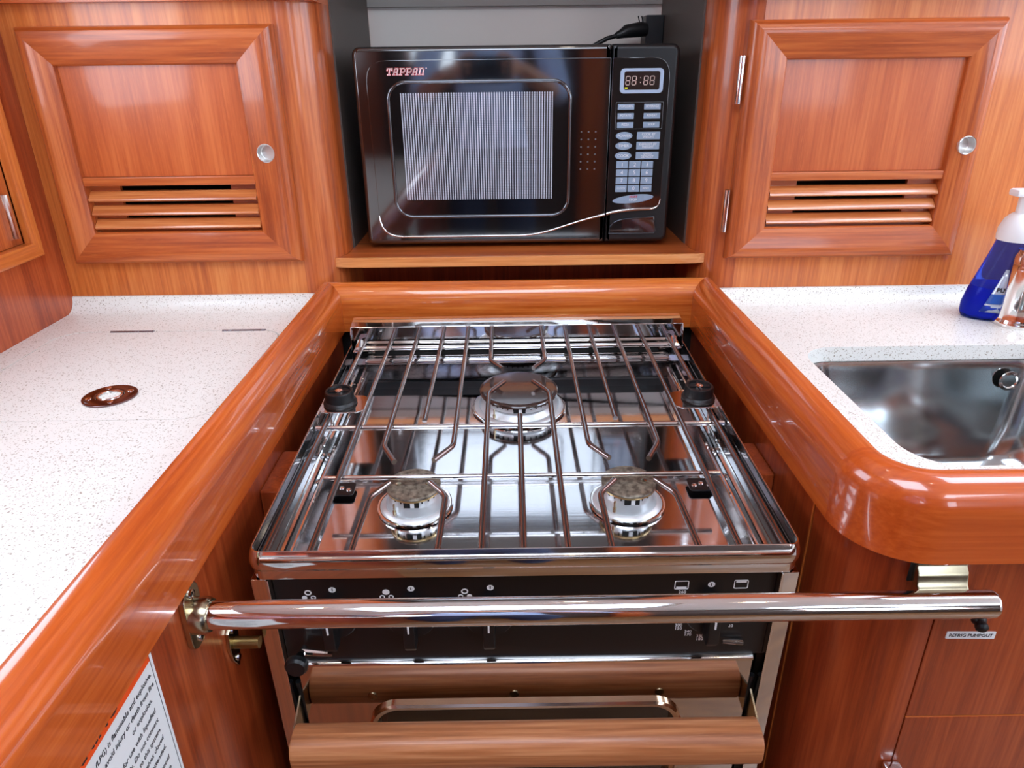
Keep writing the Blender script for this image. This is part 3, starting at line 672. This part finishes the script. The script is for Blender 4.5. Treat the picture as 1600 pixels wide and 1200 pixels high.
# pot grate
gr = thing('stove_grate', 'grate of parallel steel rods lying over the three burners', 'grate', SO, (TH, 0, 0), size=SZ)
def zr(y): return -.0075+.0235*y
def rod(pts, r=.0034, name='rod', mat=None):
    P = []
    pts = [Vector((x, y, zr(y))) for x, y in pts]
    for i, p in enumerate(pts):
        if 0 < i < len(pts)-1:
            a = (pts[i-1]-p).normalized(); c = (pts[i+1]-p).normalized()
            for t in (0, .25, .5, .75, 1):
                A, Cc = p+a*.007, p+c*.007
                P.append((A*(1-t)+p*t)*(1-t)+(p*(1-t)+Cc*t)*t)
        else: P.append(p)
    return B().tube(P, r, 10).done(name, mat or ROD, gr, 50)
D = .0408; YE, YS = .5045, .0065
rod([(0, .268), (-.001, YS)])
for s in (-1, 1):
    rod([(s*D, YE), (s*D, .432), (s*.0225, .404)]); rod([(s*.0205, .363), (s*.0415, .330), (s*.0425, YS)])
    rod([(s*2*D*.98, YE), (s*2*D, .196), (s*.1025, .165)]); rod([(s*.1025, .121), (s*.0835, .0965), (s*.085, YS)])
    rod([(s*3*D*.98, YE), (s*3*D, .256)])
    rod([(s*4*D*.985, YE), (s*4*D*1.015, .197), (s*.148, .163)]); rod([(s*.148, .121), (s*.1655, .095), (s*.169, YS)])
    rod([(s*5*D*.985, YE), (s*.2085, YS)]); rod([(s*6*D*.99, YE), (s*.2525, YS)])
def xbar(y, x, r=.0036):
    z = zr(y)-.0066
    return B().tube([(-x, y, z), (x, y, z)], r, 10).done('cross_bar', CHROME, gr, 50)
xbar(.495, .256, .0042); xbar(.252, .2610, .0036); xbar(.1415, .226, .0030)

# ------------------------------------------------------------------ crash bar across the stove front
BY, BZ = .485, .8165
cb = thing('crash_bar', 'polished steel safety bar across the front of the stove', 'bar', (-.2594, .4414, .8559), size=SZ)
off = Matrix.Translation((-PXL, -BY, -BZ))
B().tube([(PXL+.004, BY, BZ), (PXL+.012, BY, BZ), (.423, BY, BZ), (.4255, BY, BZ)], [.0128, .0125, .0125, .0115], 32).done('tube', CHROME, cb, 40, off)
fp = rrect(BY-.015, BY+.015, BZ-.031, BZ+.031, .011)
fpl = B().prism(fp, 'x', PXL, PXL+.0055, bev=.001).done('flange', BRONZE, cb, 35, off)
B().lathe([(.0165, 0), (.0165, .010), (.0145, .014), (.0130, .0145)], (0, 0, 0), 28).done('collar', BRONZE, cb, 40, off @ Matrix.Translation((PXL+.0055, BY, BZ)) @ Matrix.Rotation(PI/2, 4, 'Y'))
for dz in (-.0235, .0235):
    B().lathe([(.0048, 0), (.0044, .0018), (0, .0028)], (0, 0, 0), 14).done('screw', CHROME, fpl, 35, off @ Matrix.Translation((PXL+.0055, BY, BZ+dz)) @ Matrix.Rotation(PI/2, 4, 'Y'))
wv = [(PF-.0008, BZ+.044), (PF-.0042, BZ+.043), (PF-.0052, BZ+.038), (PF-.0050, BZ+.032), (PF-.0062, BZ+.027), (PF-.0095, BZ+.023), (PF-.0105, BZ+.019), (PF-.0120, BZ+.013), (PF-.0150, BZ+.009)]
bk = B().prism(wv+[(PF-.0008, BZ+.009)], 'x', .361, .4065, bev=.0012).done('bracket', BRONZE, cb, 35, off)
B().prism(rrect(.358, .4095, BZ+.008, BZ+.046, [.007, .010, .001, .001]), 'y', PF-.0009, PF).done('bracket_shadow', RUB, cb, 35, off)  # black sheet behind the bracket stands in for its rounded shadow
B().lathe([(.0050, 0), (.0046, .002), (.0022, .0026), (0, .0018)], (.386, PF-.0052, BZ+.034), 14, axis='y').done('screw', CHROME, bk, 35, off)

# gimbal lock bolt
lk = thing('lock_bolt', 'small brass stove lock bolt on a diamond plate below the safety bar', 'bolt', (-.2594, .4960, .7726), size=SZ)
off = Matrix.Translation((-PXL, -.545, -.725))
dp = [(.545, .752), (.553, .748), (.556, .735), (.5555, .722), (.546, .698), (.5435, .697), (.535, .712), (.5325, .728), (.535, .746)]
pl_ = B().prism(dp, 'x', PXL, PXL+.004, bev=.0008).done('plate', BRONZE, lk, 35, off)
B().tube([(PXL+.003, .5445, .727), (-.2562, .5445, .727)], .0062, 16).done('pin', BRASS, lk, 40, off)
for y_, z_ in ((.5445, .7435), (.5445, .708)):
    B().lathe([(.0040, 0), (.0036, .0016), (0, .0024)], (0, 0, 0), 12).done('screw', CHROME, pl_, 35, off @ Matrix.Translation((PXL+.004, y_, z_)) @ Matrix.Rotation(PI/2, 4, 'Y'))

# ------------------------------------------------------------------ stickers and pull knob
def face_x(x, y, z):          # text frame on a wall facing +x, reading along +y
    return Matrix.Translation((x, y, z)) @ Matrix.Rotation(PI/2, 4, 'Z') @ Matrix.Rotation(PI/2, 4, 'X')
ws = thing('warning_sticker', 'white gas safety notice with orange band on the left cabinet side', 'sticker', (-.2594, .3003, .7954), size=SZ)
off = Matrix.Translation((-PXL, -.33, -.75))
B().box(PXL, PXL+.0006, .235, .4195, .640, .8535).done('paper', PAPER, ws, 0, off)
B().box(PXL+.0006, PXL+.0008, .2365, .4155, .8345, .8530).done('orange_band', ORANGE, ws, 0, off)
B().box(PXL+.0006, PXL+.0008, .4155, .4160, .641, .8530).done('border_line', INK, ws, 0, off)
text('lettering', 'WARNING', .017, INK, off @ face_x(PXL+.0009, .326, .8440), ws, offset=.0006)
lines = ['Liquefied petroleum gas (LPG) is flammable and explosive.', 'Follow these instructions to avoid injury or death from fire', 'or explosion.', 'This system is designed for use with liquefied', 'petroleum gas (LPG) only. Do not connect', 'compressed natural gas (CNG) to this system.', 'Keep cylinder valves and unattended valves closed', 'when the boat is unattended.', 'Close the main supply solenoid', 'valve when appliances are not in use.', 'Use only in a well vented', 'space. Test for leaks in the system', 'before each use of a cylinder.', 'Never use a flame to check']
for i, ln in enumerate(lines):
    text('text_line', ln, .0064, INK, off @ face_x(PXL+.0009, .412 if i in (0, 1) else .405, .8245-.0098*i-(.002 if i > 2 else 0)-(.003 if i > 7 else 0)), ws, align='RIGHT', shear=.12, ext=.0001, xs=.93)
lab = thing('name_label', 'narrow white label reading REFRIG PUMPOUT under the black pull knob', 'label', (.3868, .4623, .8017), size=SZ)
off = Matrix.Translation((-.425, -PF, -.757))
lm = Matrix.Translation((.4335, PF-.0006, .7585)) @ Matrix.Rotation(math.radians(1.5), 4, 'Y')
B().prism(rrect(-.0235, .0235, -.0042, .0042, .0008, 2), 'y', -.0003, .0005).done('strip', PAPER, lab, 0, off @ lm)
text('lettering', 'REFRIG PUMPOUT', .0052, INK, off @ lm @ face_y(0, -.0005, 0), lab)
pk = thing('pull_knob', 'black pull knob with brass collar below the end of the safety bar', 'knob', (.3909, .4623, .8322), size=SZ)
KM = Matrix.Scale(.68, 4) @ Matrix.Rotation(math.radians(-14), 4, 'Z') @ Matrix.Rotation(math.radians(100), 4, 'X')
B().lathe([(.0098, 0), (.0098, .004), (.0082, .006), (.0080, .012), (0, .012)], (0, 0, 0), 20).done('collar', BRASS, pk, 35, KM)
B().lathe([(.0086, .011), (.0096, .014), (.0096, .020), (.0072, .0245), (.0070, .0265), (.0082, .0290), (.0080, .0330), (.0050, .0360), (0, .0365)], (0, 0, 0), 24).done('grip', RUB, pk, 40, KM)

# ------------------------------------------------------------------ microwave
MX0, MX1, MZ0, MZ1, MY, MD = -.2215, .2525, .9985, 1.2835, 1.115, .315
mw = thing('microwave', 'glossy black microwave oven on the wooden shelf', 'microwave', ((MX0+MX1)/2, MY+MD/2, .9915))
off = Matrix.Translation((-(MX0+MX1)/2, -(MY+MD/2), -.9915))
B().box(MX0+.006, MX1-.006, MY+.028, MY+MD, MZ0+.006, MZ1-.004, .004).done('body', BLKG, mw, 35, off)
for a in (MX0+.04, MX1-.04):
    for b in (MY+.05, MY+MD-.04): B().lathe([(.011, 0), (.011, .0085), (.009, .014)], (a, b, .9915), 16).done('foot', BLKP, mw, 35, off)
SPL = .1535
door = B().prism(rrect(MX0, SPL-.0006, MZ0, MZ1, [.002, .011, .011, .002], 5), 'y', MY+.001, MY+.030, bev=.007, seg=4).done('door', BLKG, mw, 40, off)
ctl = B().prism(rrect(SPL+.0006, MX1, MZ0, MZ1, [.011, .002, .002, .011], 5), 'y', MY+.001, MY+.030, bev=.007, seg=4).done('control_panel', BLKP, mw, 40, off)
# raised glass area on door with swooping lower edge
def bez(p0, p1, p2, p3, n):
    return [tuple((1-t)**3*a+3*(1-t)**2*t*b+3*(1-t)*t*t*c+t**3*d for a, b, c, d in zip(p0, p1, p2, p3)) for t in [i/n for i in range(1, n+1)]]
sw1 = bez((.015, 1.0115), (.065, 1.0115), (.085, 1.028), (SPL-.001, 1.0425), 12)
gl = [(SPL-.001, 1.2655), (-.170, 1.2655)]+bez((-.170, 1.2655), (-.195, 1.2655), (-.2015, 1.255), (-.2025, 1.235), 6)+[(-.2005, 1.045)]+bez((-.2005, 1.045), (-.199, 1.022), (-.190, 1.0125), (-.165, 1.0115), 6)+[(.015, 1.0115)]+sw1
B().prism(gl, 'y', MY-.0015, MY+.003, bev=.0009).done('door_glass', BLKG, door, 40, off)
swt = [(-.2005, MY-.0015, 1.045)]+[(x, MY-.0016, z) for x, z in bez((-.2005, 1.045), (-.199, 1.022), (-.190, 1.0125), (-.165, 1.0115), 6)]+[(.015, MY-.0016, 1.0115)]+[(x, MY-.0016, z) for x, z in sw1]
B().tube(swt, [.0008]+[.0016]*(len(swt)-2)+[.0024], 8).done('chrome_swoosh', CHROME, door, 50, off)
gr2 = [(SPL+.0012, 1.2655)]+[(SPL+.0012, 1.0435)]+bez((SPL+.0012, 1.0435), (.175, 1.049), (.2, 1.0505), (.222, 1.0505), 6)+bez((.222, 1.0505), (.231, 1.051), (.237, 1.053), (.238, 1.066), 5)+[(.239, 1.236)]+bez((.239, 1.236), (.239, 1.255), (.232, 1.2655), (.214, 1.2655), 6)
B().prism(gr2, 'y', MY-.0015, MY+.003, bev=.0009).done('control_fascia', BLKG, ctl, 40, off)
sw2 = [(SPL+.0012, MY-.0016, 1.0435)]+[(x, MY-.0016, z) for x, z in bez((SPL+.0012, 1.0435), (.175, 1.049), (.2, 1.0505), (.222, 1.0505), 6)+bez((.222, 1.0505), (.231, 1.051), (.237, 1.053), (.238, 1.066), 5)]
B().tube(sw2, [.0024]*7+[.0018, .0014, .001, .0008, .0006], 8).done('chrome_swoosh', CHROME, ctl, 50, off)
# window bezel, screen
bo = rrect(-.1725, .0945, 1.0425, 1.2365, .026, 8)
B().tube([(x, MY-.0016, z) for x, z in bo], .0026, 8, True).done('window_bezel', steel('dark_chrome', (120, 122, 126), .12), door, 50, off)
B().box(-.1545, .0695, MY-.0022, MY-.0014, 1.0685, 1.2218).done('window_screen', SCREEN, door, 0, off)
vd = B()
for i in range(3):
    for k in range(6): vd.lathe([(.0013, 0), (.0010, .0006), (0, .0008)], (.1122+.0107*i, MY-.0015, 1.1650-.0107*k), 8, axis='y')
vd = vd.done('vent_dots', plain('dot_grey', (120, 120, 124), .3, .5), door, 40, off); vd['kind'] = 'stuff'
# slab-serif logo from strokes
LG = {'T': [((0, 1), (1, 1)), ((.5, 1), (.5, 0)), ((.25, 0), (.75, 0)), ((0, 1), (0, .72)), ((1, 1), (1, .72))],
      'A': [((.15, 0), (.15, .7)), ((.15, .7), (.35, 1)), ((.35, 1), (.85, 1)), ((.85, 1), (.85, 0)), ((.15, .42), (.85, .42)), ((0, 0), (.3, 0)), ((.7, 0), (1, 0))],
      'P': [((.2, 0), (.2, 1)), ((0, 1), (.8, 1)), ((.8, 1), (1, .85)), ((1, .85), (1, .55)), ((1, .55), (.8, .4)), ((.8, .4), (.2, .4)), ((0, 0), (.45, 0))],
      'N': [((.15, 0), (.15, 1)), ((0, 1), (.7, 1)), ((.7, 1), (.88, .85)), ((.88, .85), (.88, 0)), ((0, 0), (.32, 0)), ((.72, 0), (1.02, 0))]}
def logo(wd, y0, y1):
    b = B(); x = -.1722; H = .0082; W = .0068
    for ch in 'TAPPAN':
        for (a, c) in LG[ch]:
            p = Vector((x+a[0]*W+a[1]*H*.25, 1.2462+a[1]*H)); q = Vector((x+c[0]*W+c[1]*H*.25, 1.2462+c[1]*H))
            d = (q-p).normalized(); n = Vector((-d.y, d.x))*wd; p -= d*wd; q += d*wd
            b.prism([tuple(p+n), tuple(p-n), tuple(q-n), tuple(q+n)], 'y', y0, y1)
        x += .0093
    b.prism(ell(x+.0022, 1.2546, .0007+wd*.2, .0007+wd*.2, 10), 'y', y0, y1)
    return b
logo(.00125, MY-.0018, MY-.0014).done('logo_outline', RED, door, 0, off)
logo(.00078, MY-.0022, MY-.0017).done('logo_letters', plain('logo_pale_pink', (250, 222, 222), .4), door, 0, off)
# display
yb = MY-.0015
B().prism(rrect(.1665, .2295, 1.2175, 1.2512, .006), 'y', yb-.0014, yb+.001, holes=[rrect(.1722, .2242, 1.2222, 1.2470, .003)], bev=.0005).done('display_frame', LBLUE, ctl, 35, off)
dsp = B().box(.172, .2244, yb-.0006, yb+.0008, 1.222, 1.2472).done('display', DISP, ctl, 0, off)
def seg8(x, z, w_, h):
    b = B(); t = .0008; sh = .06
    for (a, c) in (((0, 0), (1, 0)), ((0, .5), (1, .5)), ((0, 1), (1, 1)), ((0, 0), (0, .5)), ((0, .5), (0, 1)), ((1, 0), (1, .5)), ((1, .5), (1, 1))):
        p = Vector((x+a[0]*w_+a[1]*h*sh, z+a[1]*h)); q = Vector((x+c[0]*w_+c[1]*h*sh, z+c[1]*h)); d = (q-p).normalized(); p += d*.0006; q -= d*.0006
        n = Vector((-d.y, d.x))*t*.6
        b.prism([tuple(p+n), tuple(p-n), tuple(q-n), tuple(q+n)], 'y', yb-.0009, yb-.0005)
    return b
for x in (.1745, .1836, .2008, .2099): seg8(x, 1.2290, .0058, .0115).done('digit', SEG, ctl, 0, off)
for z in (1.2322, 1.2385): B().box(.1956, .1966, yb-.0009, yb-.0005, z-.0005, z+.0005).done('colon_dot', SEG, ctl, 0, off)
B().box(.1738, .1778, yb-.0009, yb-.0005, 1.2240, 1.2258).done('indicator', YEL, ctl, 0, off)
B().prism(rrect(.1622, .2322, 1.1682, 1.2058, .001, 2), 'y', yb-.0004, yb+.0005, holes=[rrect(.1626, .2318, 1.1686, 1.2054, .0008, 2)]).done('border_line', plain('border_grey', (120, 126, 132), .4), ctl, 0, off)
def button(pts, label, x, z, size, nm='button', xs=1.0, sp=.85, mat=None, lm=WHITE):
    b = B().prism(pts, 'y', yb-.0009, yb+.0005, bev=.0004).done(nm, mat or BTN, ctl, 35, off)
    text('lettering', label, size, lm, off @ face_y(x, yb-.0010, z), ctl, xs=xs, space=sp, ext=.00008)
for i, (l, r_) in enumerate((('POPCORN', 'BEVERAGE'), ('POTATO', 'REHEAT'), ('PIZZA', 'SOUP'))):
    z = 1.1993-.0127*i
    for x, tx in ((.1771, l), (.2160, r_)): button(rrect(x-.0122, x+.0122, z-.0040, z+.0040, .0005, 2), tx, x, z+.0006, .0046, xs=.9)
for i, (l, r_) in enumerate((('POWER', 'COOK BY\nWEIGHT'), ('TIMER', 'DEFROST BY\nWEIGHT'), ('COOK', 'SPEED\nDEFROST'))):
    z = 1.1588-.0143*i
    button(ell(.1764, z, .0126, .0056), l, .1764, z, .0058)
    button(rrect(.1956, .2302, z-.0054, z+.0054, .0006, 2), r_, .2129, z, .0046)
for i, row in enumerate((('1', '2', '3'), ('4', '5', '6'), ('7', '8', '9'), ('CLOCK', '0', 'RESET'))):
    for k, ch in enumerate(row):
        x, z = .1757+.0191*k, 1.1172-.0118*i
        button(rrect(x-.0088, x+.0088, z-.0051, z+.0051, .0004, 2), ch, x, z, .0078 if len(ch) == 1 else .0038)
button(ell(.1950, 1.0660, .0318, .0062, rot=.10), 'STOP', .1950, 1.0645, .005, lm=WHITE)
text('lettering', 'START', .0042, RED, off @ face_y(.1955, yb-.0010, 1.0692), ctl, offset=.0001)
lp = [(.1595, 1.0125), (.1610, 1.0225)]+bez((.1610, 1.0225), (.165, 1.030), (.172, 1.0335), (.185, 1.0350), 5)+[(.2300, 1.0385), (.2335, 1.0165), (.2310, 1.0125)]
B().prism(lp, 'y', MY-.0012, MY+.003, bev=.0012).done('door_button', BLKG, ctl, 40, off)
B().tube([(x, MY-.0012, z) for x, z in lp], .0007, 6, True).done('button_edge', plain('edge_dark', (70, 74, 80), .2, .8), ctl, 50, off)
text('lettering', 'TOUCH', .0040, INK, off @ Matrix.Translation((.1885, MY-.0042, 1.0497)) @ Matrix.Rotation(PI/2, 4, 'X'), ctl)

# wall outlet and plug above the microwave
ot = tag(B().box(NX1-.036, NX1-.003, 1.405, 1.4498, 1.262, 1.3365, .002).done('outlet_box', BLKP, None, 35), 'black outlet box in the corner of the microwave niche', 'outlet')
pg = thing('power_plug', 'black power plug and cord lying on top of the microwave', 'plug', (.24, 1.38, 1.30))
off = Matrix.Translation((-.24, -1.38, -1.30))
B().tube([(.250, 1.395, 1.313), (.240, 1.392, 1.313), (.214, 1.386, 1.310), (.205, 1.384, 1.306), (.196, 1.382, 1.303)], [.011, .0125, .011, .0075, .0055], 14).done('plug_body', RUB, pg, 40, off)
B().tube([(.200, 1.383, 1.304), (.180, 1.379, 1.299), (.165, 1.376, 1.292), (.150, 1.38, 1.284)], .0038, 10).done('cord', RUB, pg, 50, off)
for q in (0, 1): B().tube([(.238+.006*q, 1.39, 1.322), (.234+.006*q, 1.388, 1.334)], .0011, 6).done('cable_tie', RUB, pg, 40, off)

# ------------------------------------------------------------------ soap bottle and faucet
sbx, sby = .6985, .960
so = thing('soap_bottle', 'blue foaming hand soap bottle with white pump behind the faucet', 'bottle', (sbx, sby, zt))
def loft(rings, n=32, sharp=40):
    b = B(); R_ = []
    for z, a, c, dx in rings:
        R_.append([b.bm.verts.new((dx+a*math.cos(2*PI*i/n), c*math.sin(2*PI*i/n), z)) for i in range(n)])
    for q in range(len(R_)-1):
        for i in range(n): b._f((R_[q][i], R_[q][(i+1) % n], R_[q+1][(i+1) % n], R_[q+1][i]))
    b._f(R_[0][::-1]); b._f(R_[-1]); return b
loft([(.0005, .043, .026, 0), (.002, .0465, .029, 0), (.008, .0490, .031, 0), (.020, .0495, .0315, 0), (.040, .0455, .030, .001), (.065, .0375, .0275, .002), (.090, .0290, .0245, .002), (.108, .0235, .0225, .002), (.113, .0215, .0215, .002)]).done('bottle_body', BLUEB, so, 40)
loft([(.0025, .041, .025, 0), (.006, .0460, .0285, 0), (.020, .0475, .0298, 0), (.040, .0436, .0283, .001), (.046, .0416, .0276, .0012)]).done('liquid', LIQ, so, 40)
PUMPW = plain('pump_white', (238, 238, 238), .35)
loft([(.110, .0245, .0245, .002), (.116, .0255, .0255, .002), (.126, .0250, .0250, .002), (.138, .0205, .0205, .002), (.144, .0150, .0150, .002), (.146, .0125, .0125, .002)]).done('pump_collar', PUMPW, so, 40)
ph = loft([(.145, .0105, .0105, .002), (.158, .0102, .0102, .002), (.172, .0105, .0105, .002)]); ph.box(-.020, .013, -.0105, .0105, .169, .1785, .003)
ph.done('pump_head', PUMPW, so, 40)
lbm = [(-.012, .018), (.040, .018), (.036, .062), (.016, .085), (.006, .072)]
def bottle_y(x, z):
    pr_ = [(.0, .049, .031), (.02, .0495, .0315), (.04, .0455, .03), (.065, .0375, .0275), (.09, .029, .0245)]
    for (z0, a0, b0), (z1, a1, b1) in zip(pr_, pr_[1:]):
        if z <= z1:
            t = (z-z0)/(z1-z0); a, b = a0+(a1-a0)*t, b0+(b1-b0)*t; break
    return -b*math.sqrt(max(.02, 1-min(.98, ((x-.001)/a)**2)))-.0006
def label_patch(name, x0f, x1f, z0, z1, mat, nx=8, nz=6, lift=0):
    b = B(); G = []
    for j in range(nz+1):
        z = z0+(z1-z0)*j/nz; a, c = x0f(z), x1f(z)
        G.append([b.bm.verts.new((a+(c-a)*i/nx, bottle_y(a+(c-a)*i/nx, z)-lift, z)) for i in range(nx+1)])
    for j in range(nz):
        for i in range(nx): b._f((G[j][i], G[j][i+1], G[j+1][i+1], G[j+1][i]))
    o = b.done(name, mat, so, 60); o.modifiers.new('s', 'SOLIDIFY').thickness = .0003; return o
label_patch('label', lambda z: -.038+.34*(z-.012), lambda z: .034-.1*(z-.012), .014, .074, plain('label_silver', (190, 204, 222), .25, .4))
label_patch('label_band', lambda z: -.0335+.34*(z-.026), lambda z: .034-.1*(z-.012), .026, .040, plain('label_blue', (30, 84, 170), .3), lift=.0006)
pt = text('lettering', 'PLATINUM', .0078, INK, Matrix.Translation((-.024, 0, .046)) @ Matrix.Rotation(PI/2, 4, 'X'), so, align='LEFT', offset=.0002)
for v in pt.data.vertices: v.co.y = v.co.y+bottle_y(v.co.x, v.co.z)-.0008
fa = thing('faucet', 'chrome tap standing on the countertop behind the sink', 'faucet', (.7065, .925, zt))
B().lathe([(.0, 0), (.0300, 0), (.0310, .003), (.0300, .008), (.0275, .011), (.0265, .030), (.0250, .075), (.0240, .095), (.0200, .104), (0, .106)], (0, 0, 0), 36).done('body', CHROME, fa, 40)
B().tube([(0, 0, .075), (.004, -.03, .102), (.01, -.075, .118), (.016, -.125, .118), (.019, -.15, .108)], [.0165, .0155, .0135, .012, .0115], 18).done('spout', CHROME, fa, 50)
B().tube([(.006, .004, .100), (.022, .014, .118), (.05, .022, .138)], [.010, .008, .006], 12).done('lever', CHROME, fa, 50)

# cabin lamps
for x, y, w_ in ((.55, .25, 'in front of the sink'), (-.45, .35, 'over the white left countertop'), (.15, .75, 'over the stove')):
    l = thing('ceiling_lamp', 'round white cabin lamp on the headliner '+w_, 'lamp', (x, y, ZC), group='cabin lamps')
    B().lathe([(.055, 0), (.055, -.008), (.045, -.014), (.04, -.012)], (0, 0, 0), 28).done('bezel', CHROME, l, 40)
    B().lathe([(0, -.013), (.040, -.011), (.040, -.001)], (0, 0, 0), 28).done('lens', LENS, l, 40)

# ------------------------------------------------------------------ the photographer, seen mirrored in the microwave door
def person():
    root = thing('person', 'person in a pale blue shirt and jeans holding up a phone', 'person', (-.06, -.56, 0))
    J = {}
    V = []; E = []; Rr = []
    def add(p, r, par=None):
        V.append(p); Rr.append(r)
        if par is not None: E.append((par, len(V)-1))
        return len(V)-1
    pel = add((0, 0, .96), (.165, .115)); wst = add((0, .0, 1.10), (.150, .105), pel); ch = add((0, -.005, 1.27), (.172, .118), wst)
    cl_ = add((0, -.015, 1.41), (.135, .085), ch); nk = add((0, -.012, 1.475), (.058, .058), cl_); nk2 = add((0, .0, 1.53), (.054, .056), nk)
    hd_ = add((0, .012, 1.585), (.066, .082), nk2); h2 = add((0, .010, 1.655), (.076, .094), hd_); h3 = add((0, .002, 1.715), (.066, .080), h2); add((0, -.004, 1.752), (.035, .045), h3)
    for s_ in (-1, 1):
        hp_ = add((s_*.092, 0, .90), (.088, .095), pel); kn_ = add((s_*.105, .02, .50), (.058, .062), hp_); cf = add((s_*.108, -.005, .34), (.054, .060), kn_); an = add((s_*.11, -.02, .09), (.038, .042), cf)
        ft = add((s_*.115, .03, .045), (.040, .034), an); add((s_*.122, .15, .030), (.036, .022), ft)
        sh_ = add((s_*.178, -.01, 1.415), (.062, .060), cl_); el = add((s_*.255, .05, 1.15), (.044, .046), sh_); fa_ = add((s_*.20, .17, 1.19), (.036, .036), el); wr = add((s_*.115, .30, 1.245), (.024, .026), fa_)
        pm = add((s_*.088, .340, 1.250), (.016, .030), wr); p2 = add((s_*.080, .372, 1.252), (.014, .030), pm)
        for k, (dz, ln) in enumerate(((.030, .030), (.011, .034), (-.009, .032), (-.028, .026))):
            f1 = add((s_*.078, .376+ln*.4, 1.252+dz), .0088, p2); f2 = add((s_*.066, .380+ln*.7, 1.252+dz), .0082, f1); add((s_*.046, .380+ln*.75, 1.252+dz), .0074, f2)
        t1 = add((s_*.070, .345, 1.285), .011, pm); t2 = add((s_*.052, .358, 1.293), .0095, t1); add((s_*.034, .366, 1.288), .0085, t2)
    me = bpy.data.meshes.new('body'); me.from_pydata(V, E, []); me.update()
    o = bpy.data.objects.new('body', me); COL.objects.link(o)
    m = o.modifiers.new('skin', 'SKIN'); m.use_smooth_shade = True; m.branch_smoothing = .6
    for i, r in enumerate(Rr): me.skin_vertices[0].data[i].radius = r if isinstance(r, tuple) else (r, r)
    me.skin_vertices[0].data[0].use_root = True
    o.modifiers.new('sub', 'SUBSURF').levels = 2
    bpy.context.view_layer.update()
    m2 = bpy.data.meshes.new_from_object(o.evaluated_get(bpy.context.evaluated_depsgraph_get())); o.modifiers.clear(); o.data = m2; bpy.data.meshes.remove(me); m2.name = 'body'
    m2.materials.clear()
    bb_ = bmesh.new(); bb_.from_mesh(m2)
    for zc_ in (.985, 1.492, .075): bmesh.ops.bisect_plane(bb_, geom=bb_.verts[:]+bb_.edges[:]+bb_.faces[:], plane_co=(0, 0, zc_), plane_no=(0, 0, 1))
    bb_.to_mesh(m2); bb_.free()
    for q in (plain('skin', (214, 160, 130), .5), plain('shirt_pale_blue', (176, 202, 244), .8), plain('denim', (52, 66, 100), .8), plain('shoe_dark', (40, 38, 38), .6)): m2.materials.append(q)
    for p in m2.polygons:
        c = p.center; p.use_smooth = True
        if c.z > 1.492 and abs(c.x) < .12: p.material_index = 0
        elif c.z < .075: p.material_index = 3
        elif c.z < .985: p.material_index = 2
        elif c.y > .155 and c.z < 1.32: p.material_index = 0
        else: p.material_index = 1
    o.parent = root
    hr = B().lathe([(0, .105), (.03, .102), (.058, .086), (.076, .055), (.083, .02), (.080, -.02), (.070, -.05)], (0, 0, 0), 24).done('hair', plain('hair_brown', (58, 42, 32), .6), root, 60, Matrix.Translation((0, -.012, 1.672)) @ Matrix.Rotation(math.radians(14), 4, 'X') @ Matrix.Diagonal((1, 1.15, 1, 1)))
    for s_ in (-1, 1):
        B().lathe([(0, .009), (.007, .006), (.009, 0), (.007, -.006), (0, -.009)], (s_*.030, .088, 1.648), 12).done('eye', INK, root, 60)
        B().lathe([(0, .028), (.010, .018), (.013, 0), (.008, -.02), (0, -.027)], (s_*.080, .002, 1.640), 12).done('ear', bpy.data.materials['skin'], root, 60)
    B().tube([(0, .092, 1.650), (0, .106, 1.622), (0, .094, 1.612)], [.008, .013, .009], 10).done('nose', bpy.data.materials['skin'], root, 60)
    B().tube([(-.022, .082, 1.582), (0, .090, 1.580), (.022, .082, 1.582)], [.004, .006, .004], 8).done('mouth', plain('lips', (170, 96, 88), .5), root, 60)
    ph = thing('phone', 'dark smartphone held up in both hands', 'phone', (-.06, -.155, 1.25))
    B().prism(rrect(-.078, .078, -.038, .038, .009), 'y', -.004, .004, bev=.001).done('case', BLKG, ph, 40)
    B().lathe([(.007, 0), (.007, .0015), (.005, .0018), (0, .0012)], (0, 0, 0), 16).done('lens', OVENG, ph, 40, Matrix.Translation((.06, .004, .024)) @ Matrix.Rotation(-PI/2, 4, 'X'))
person()
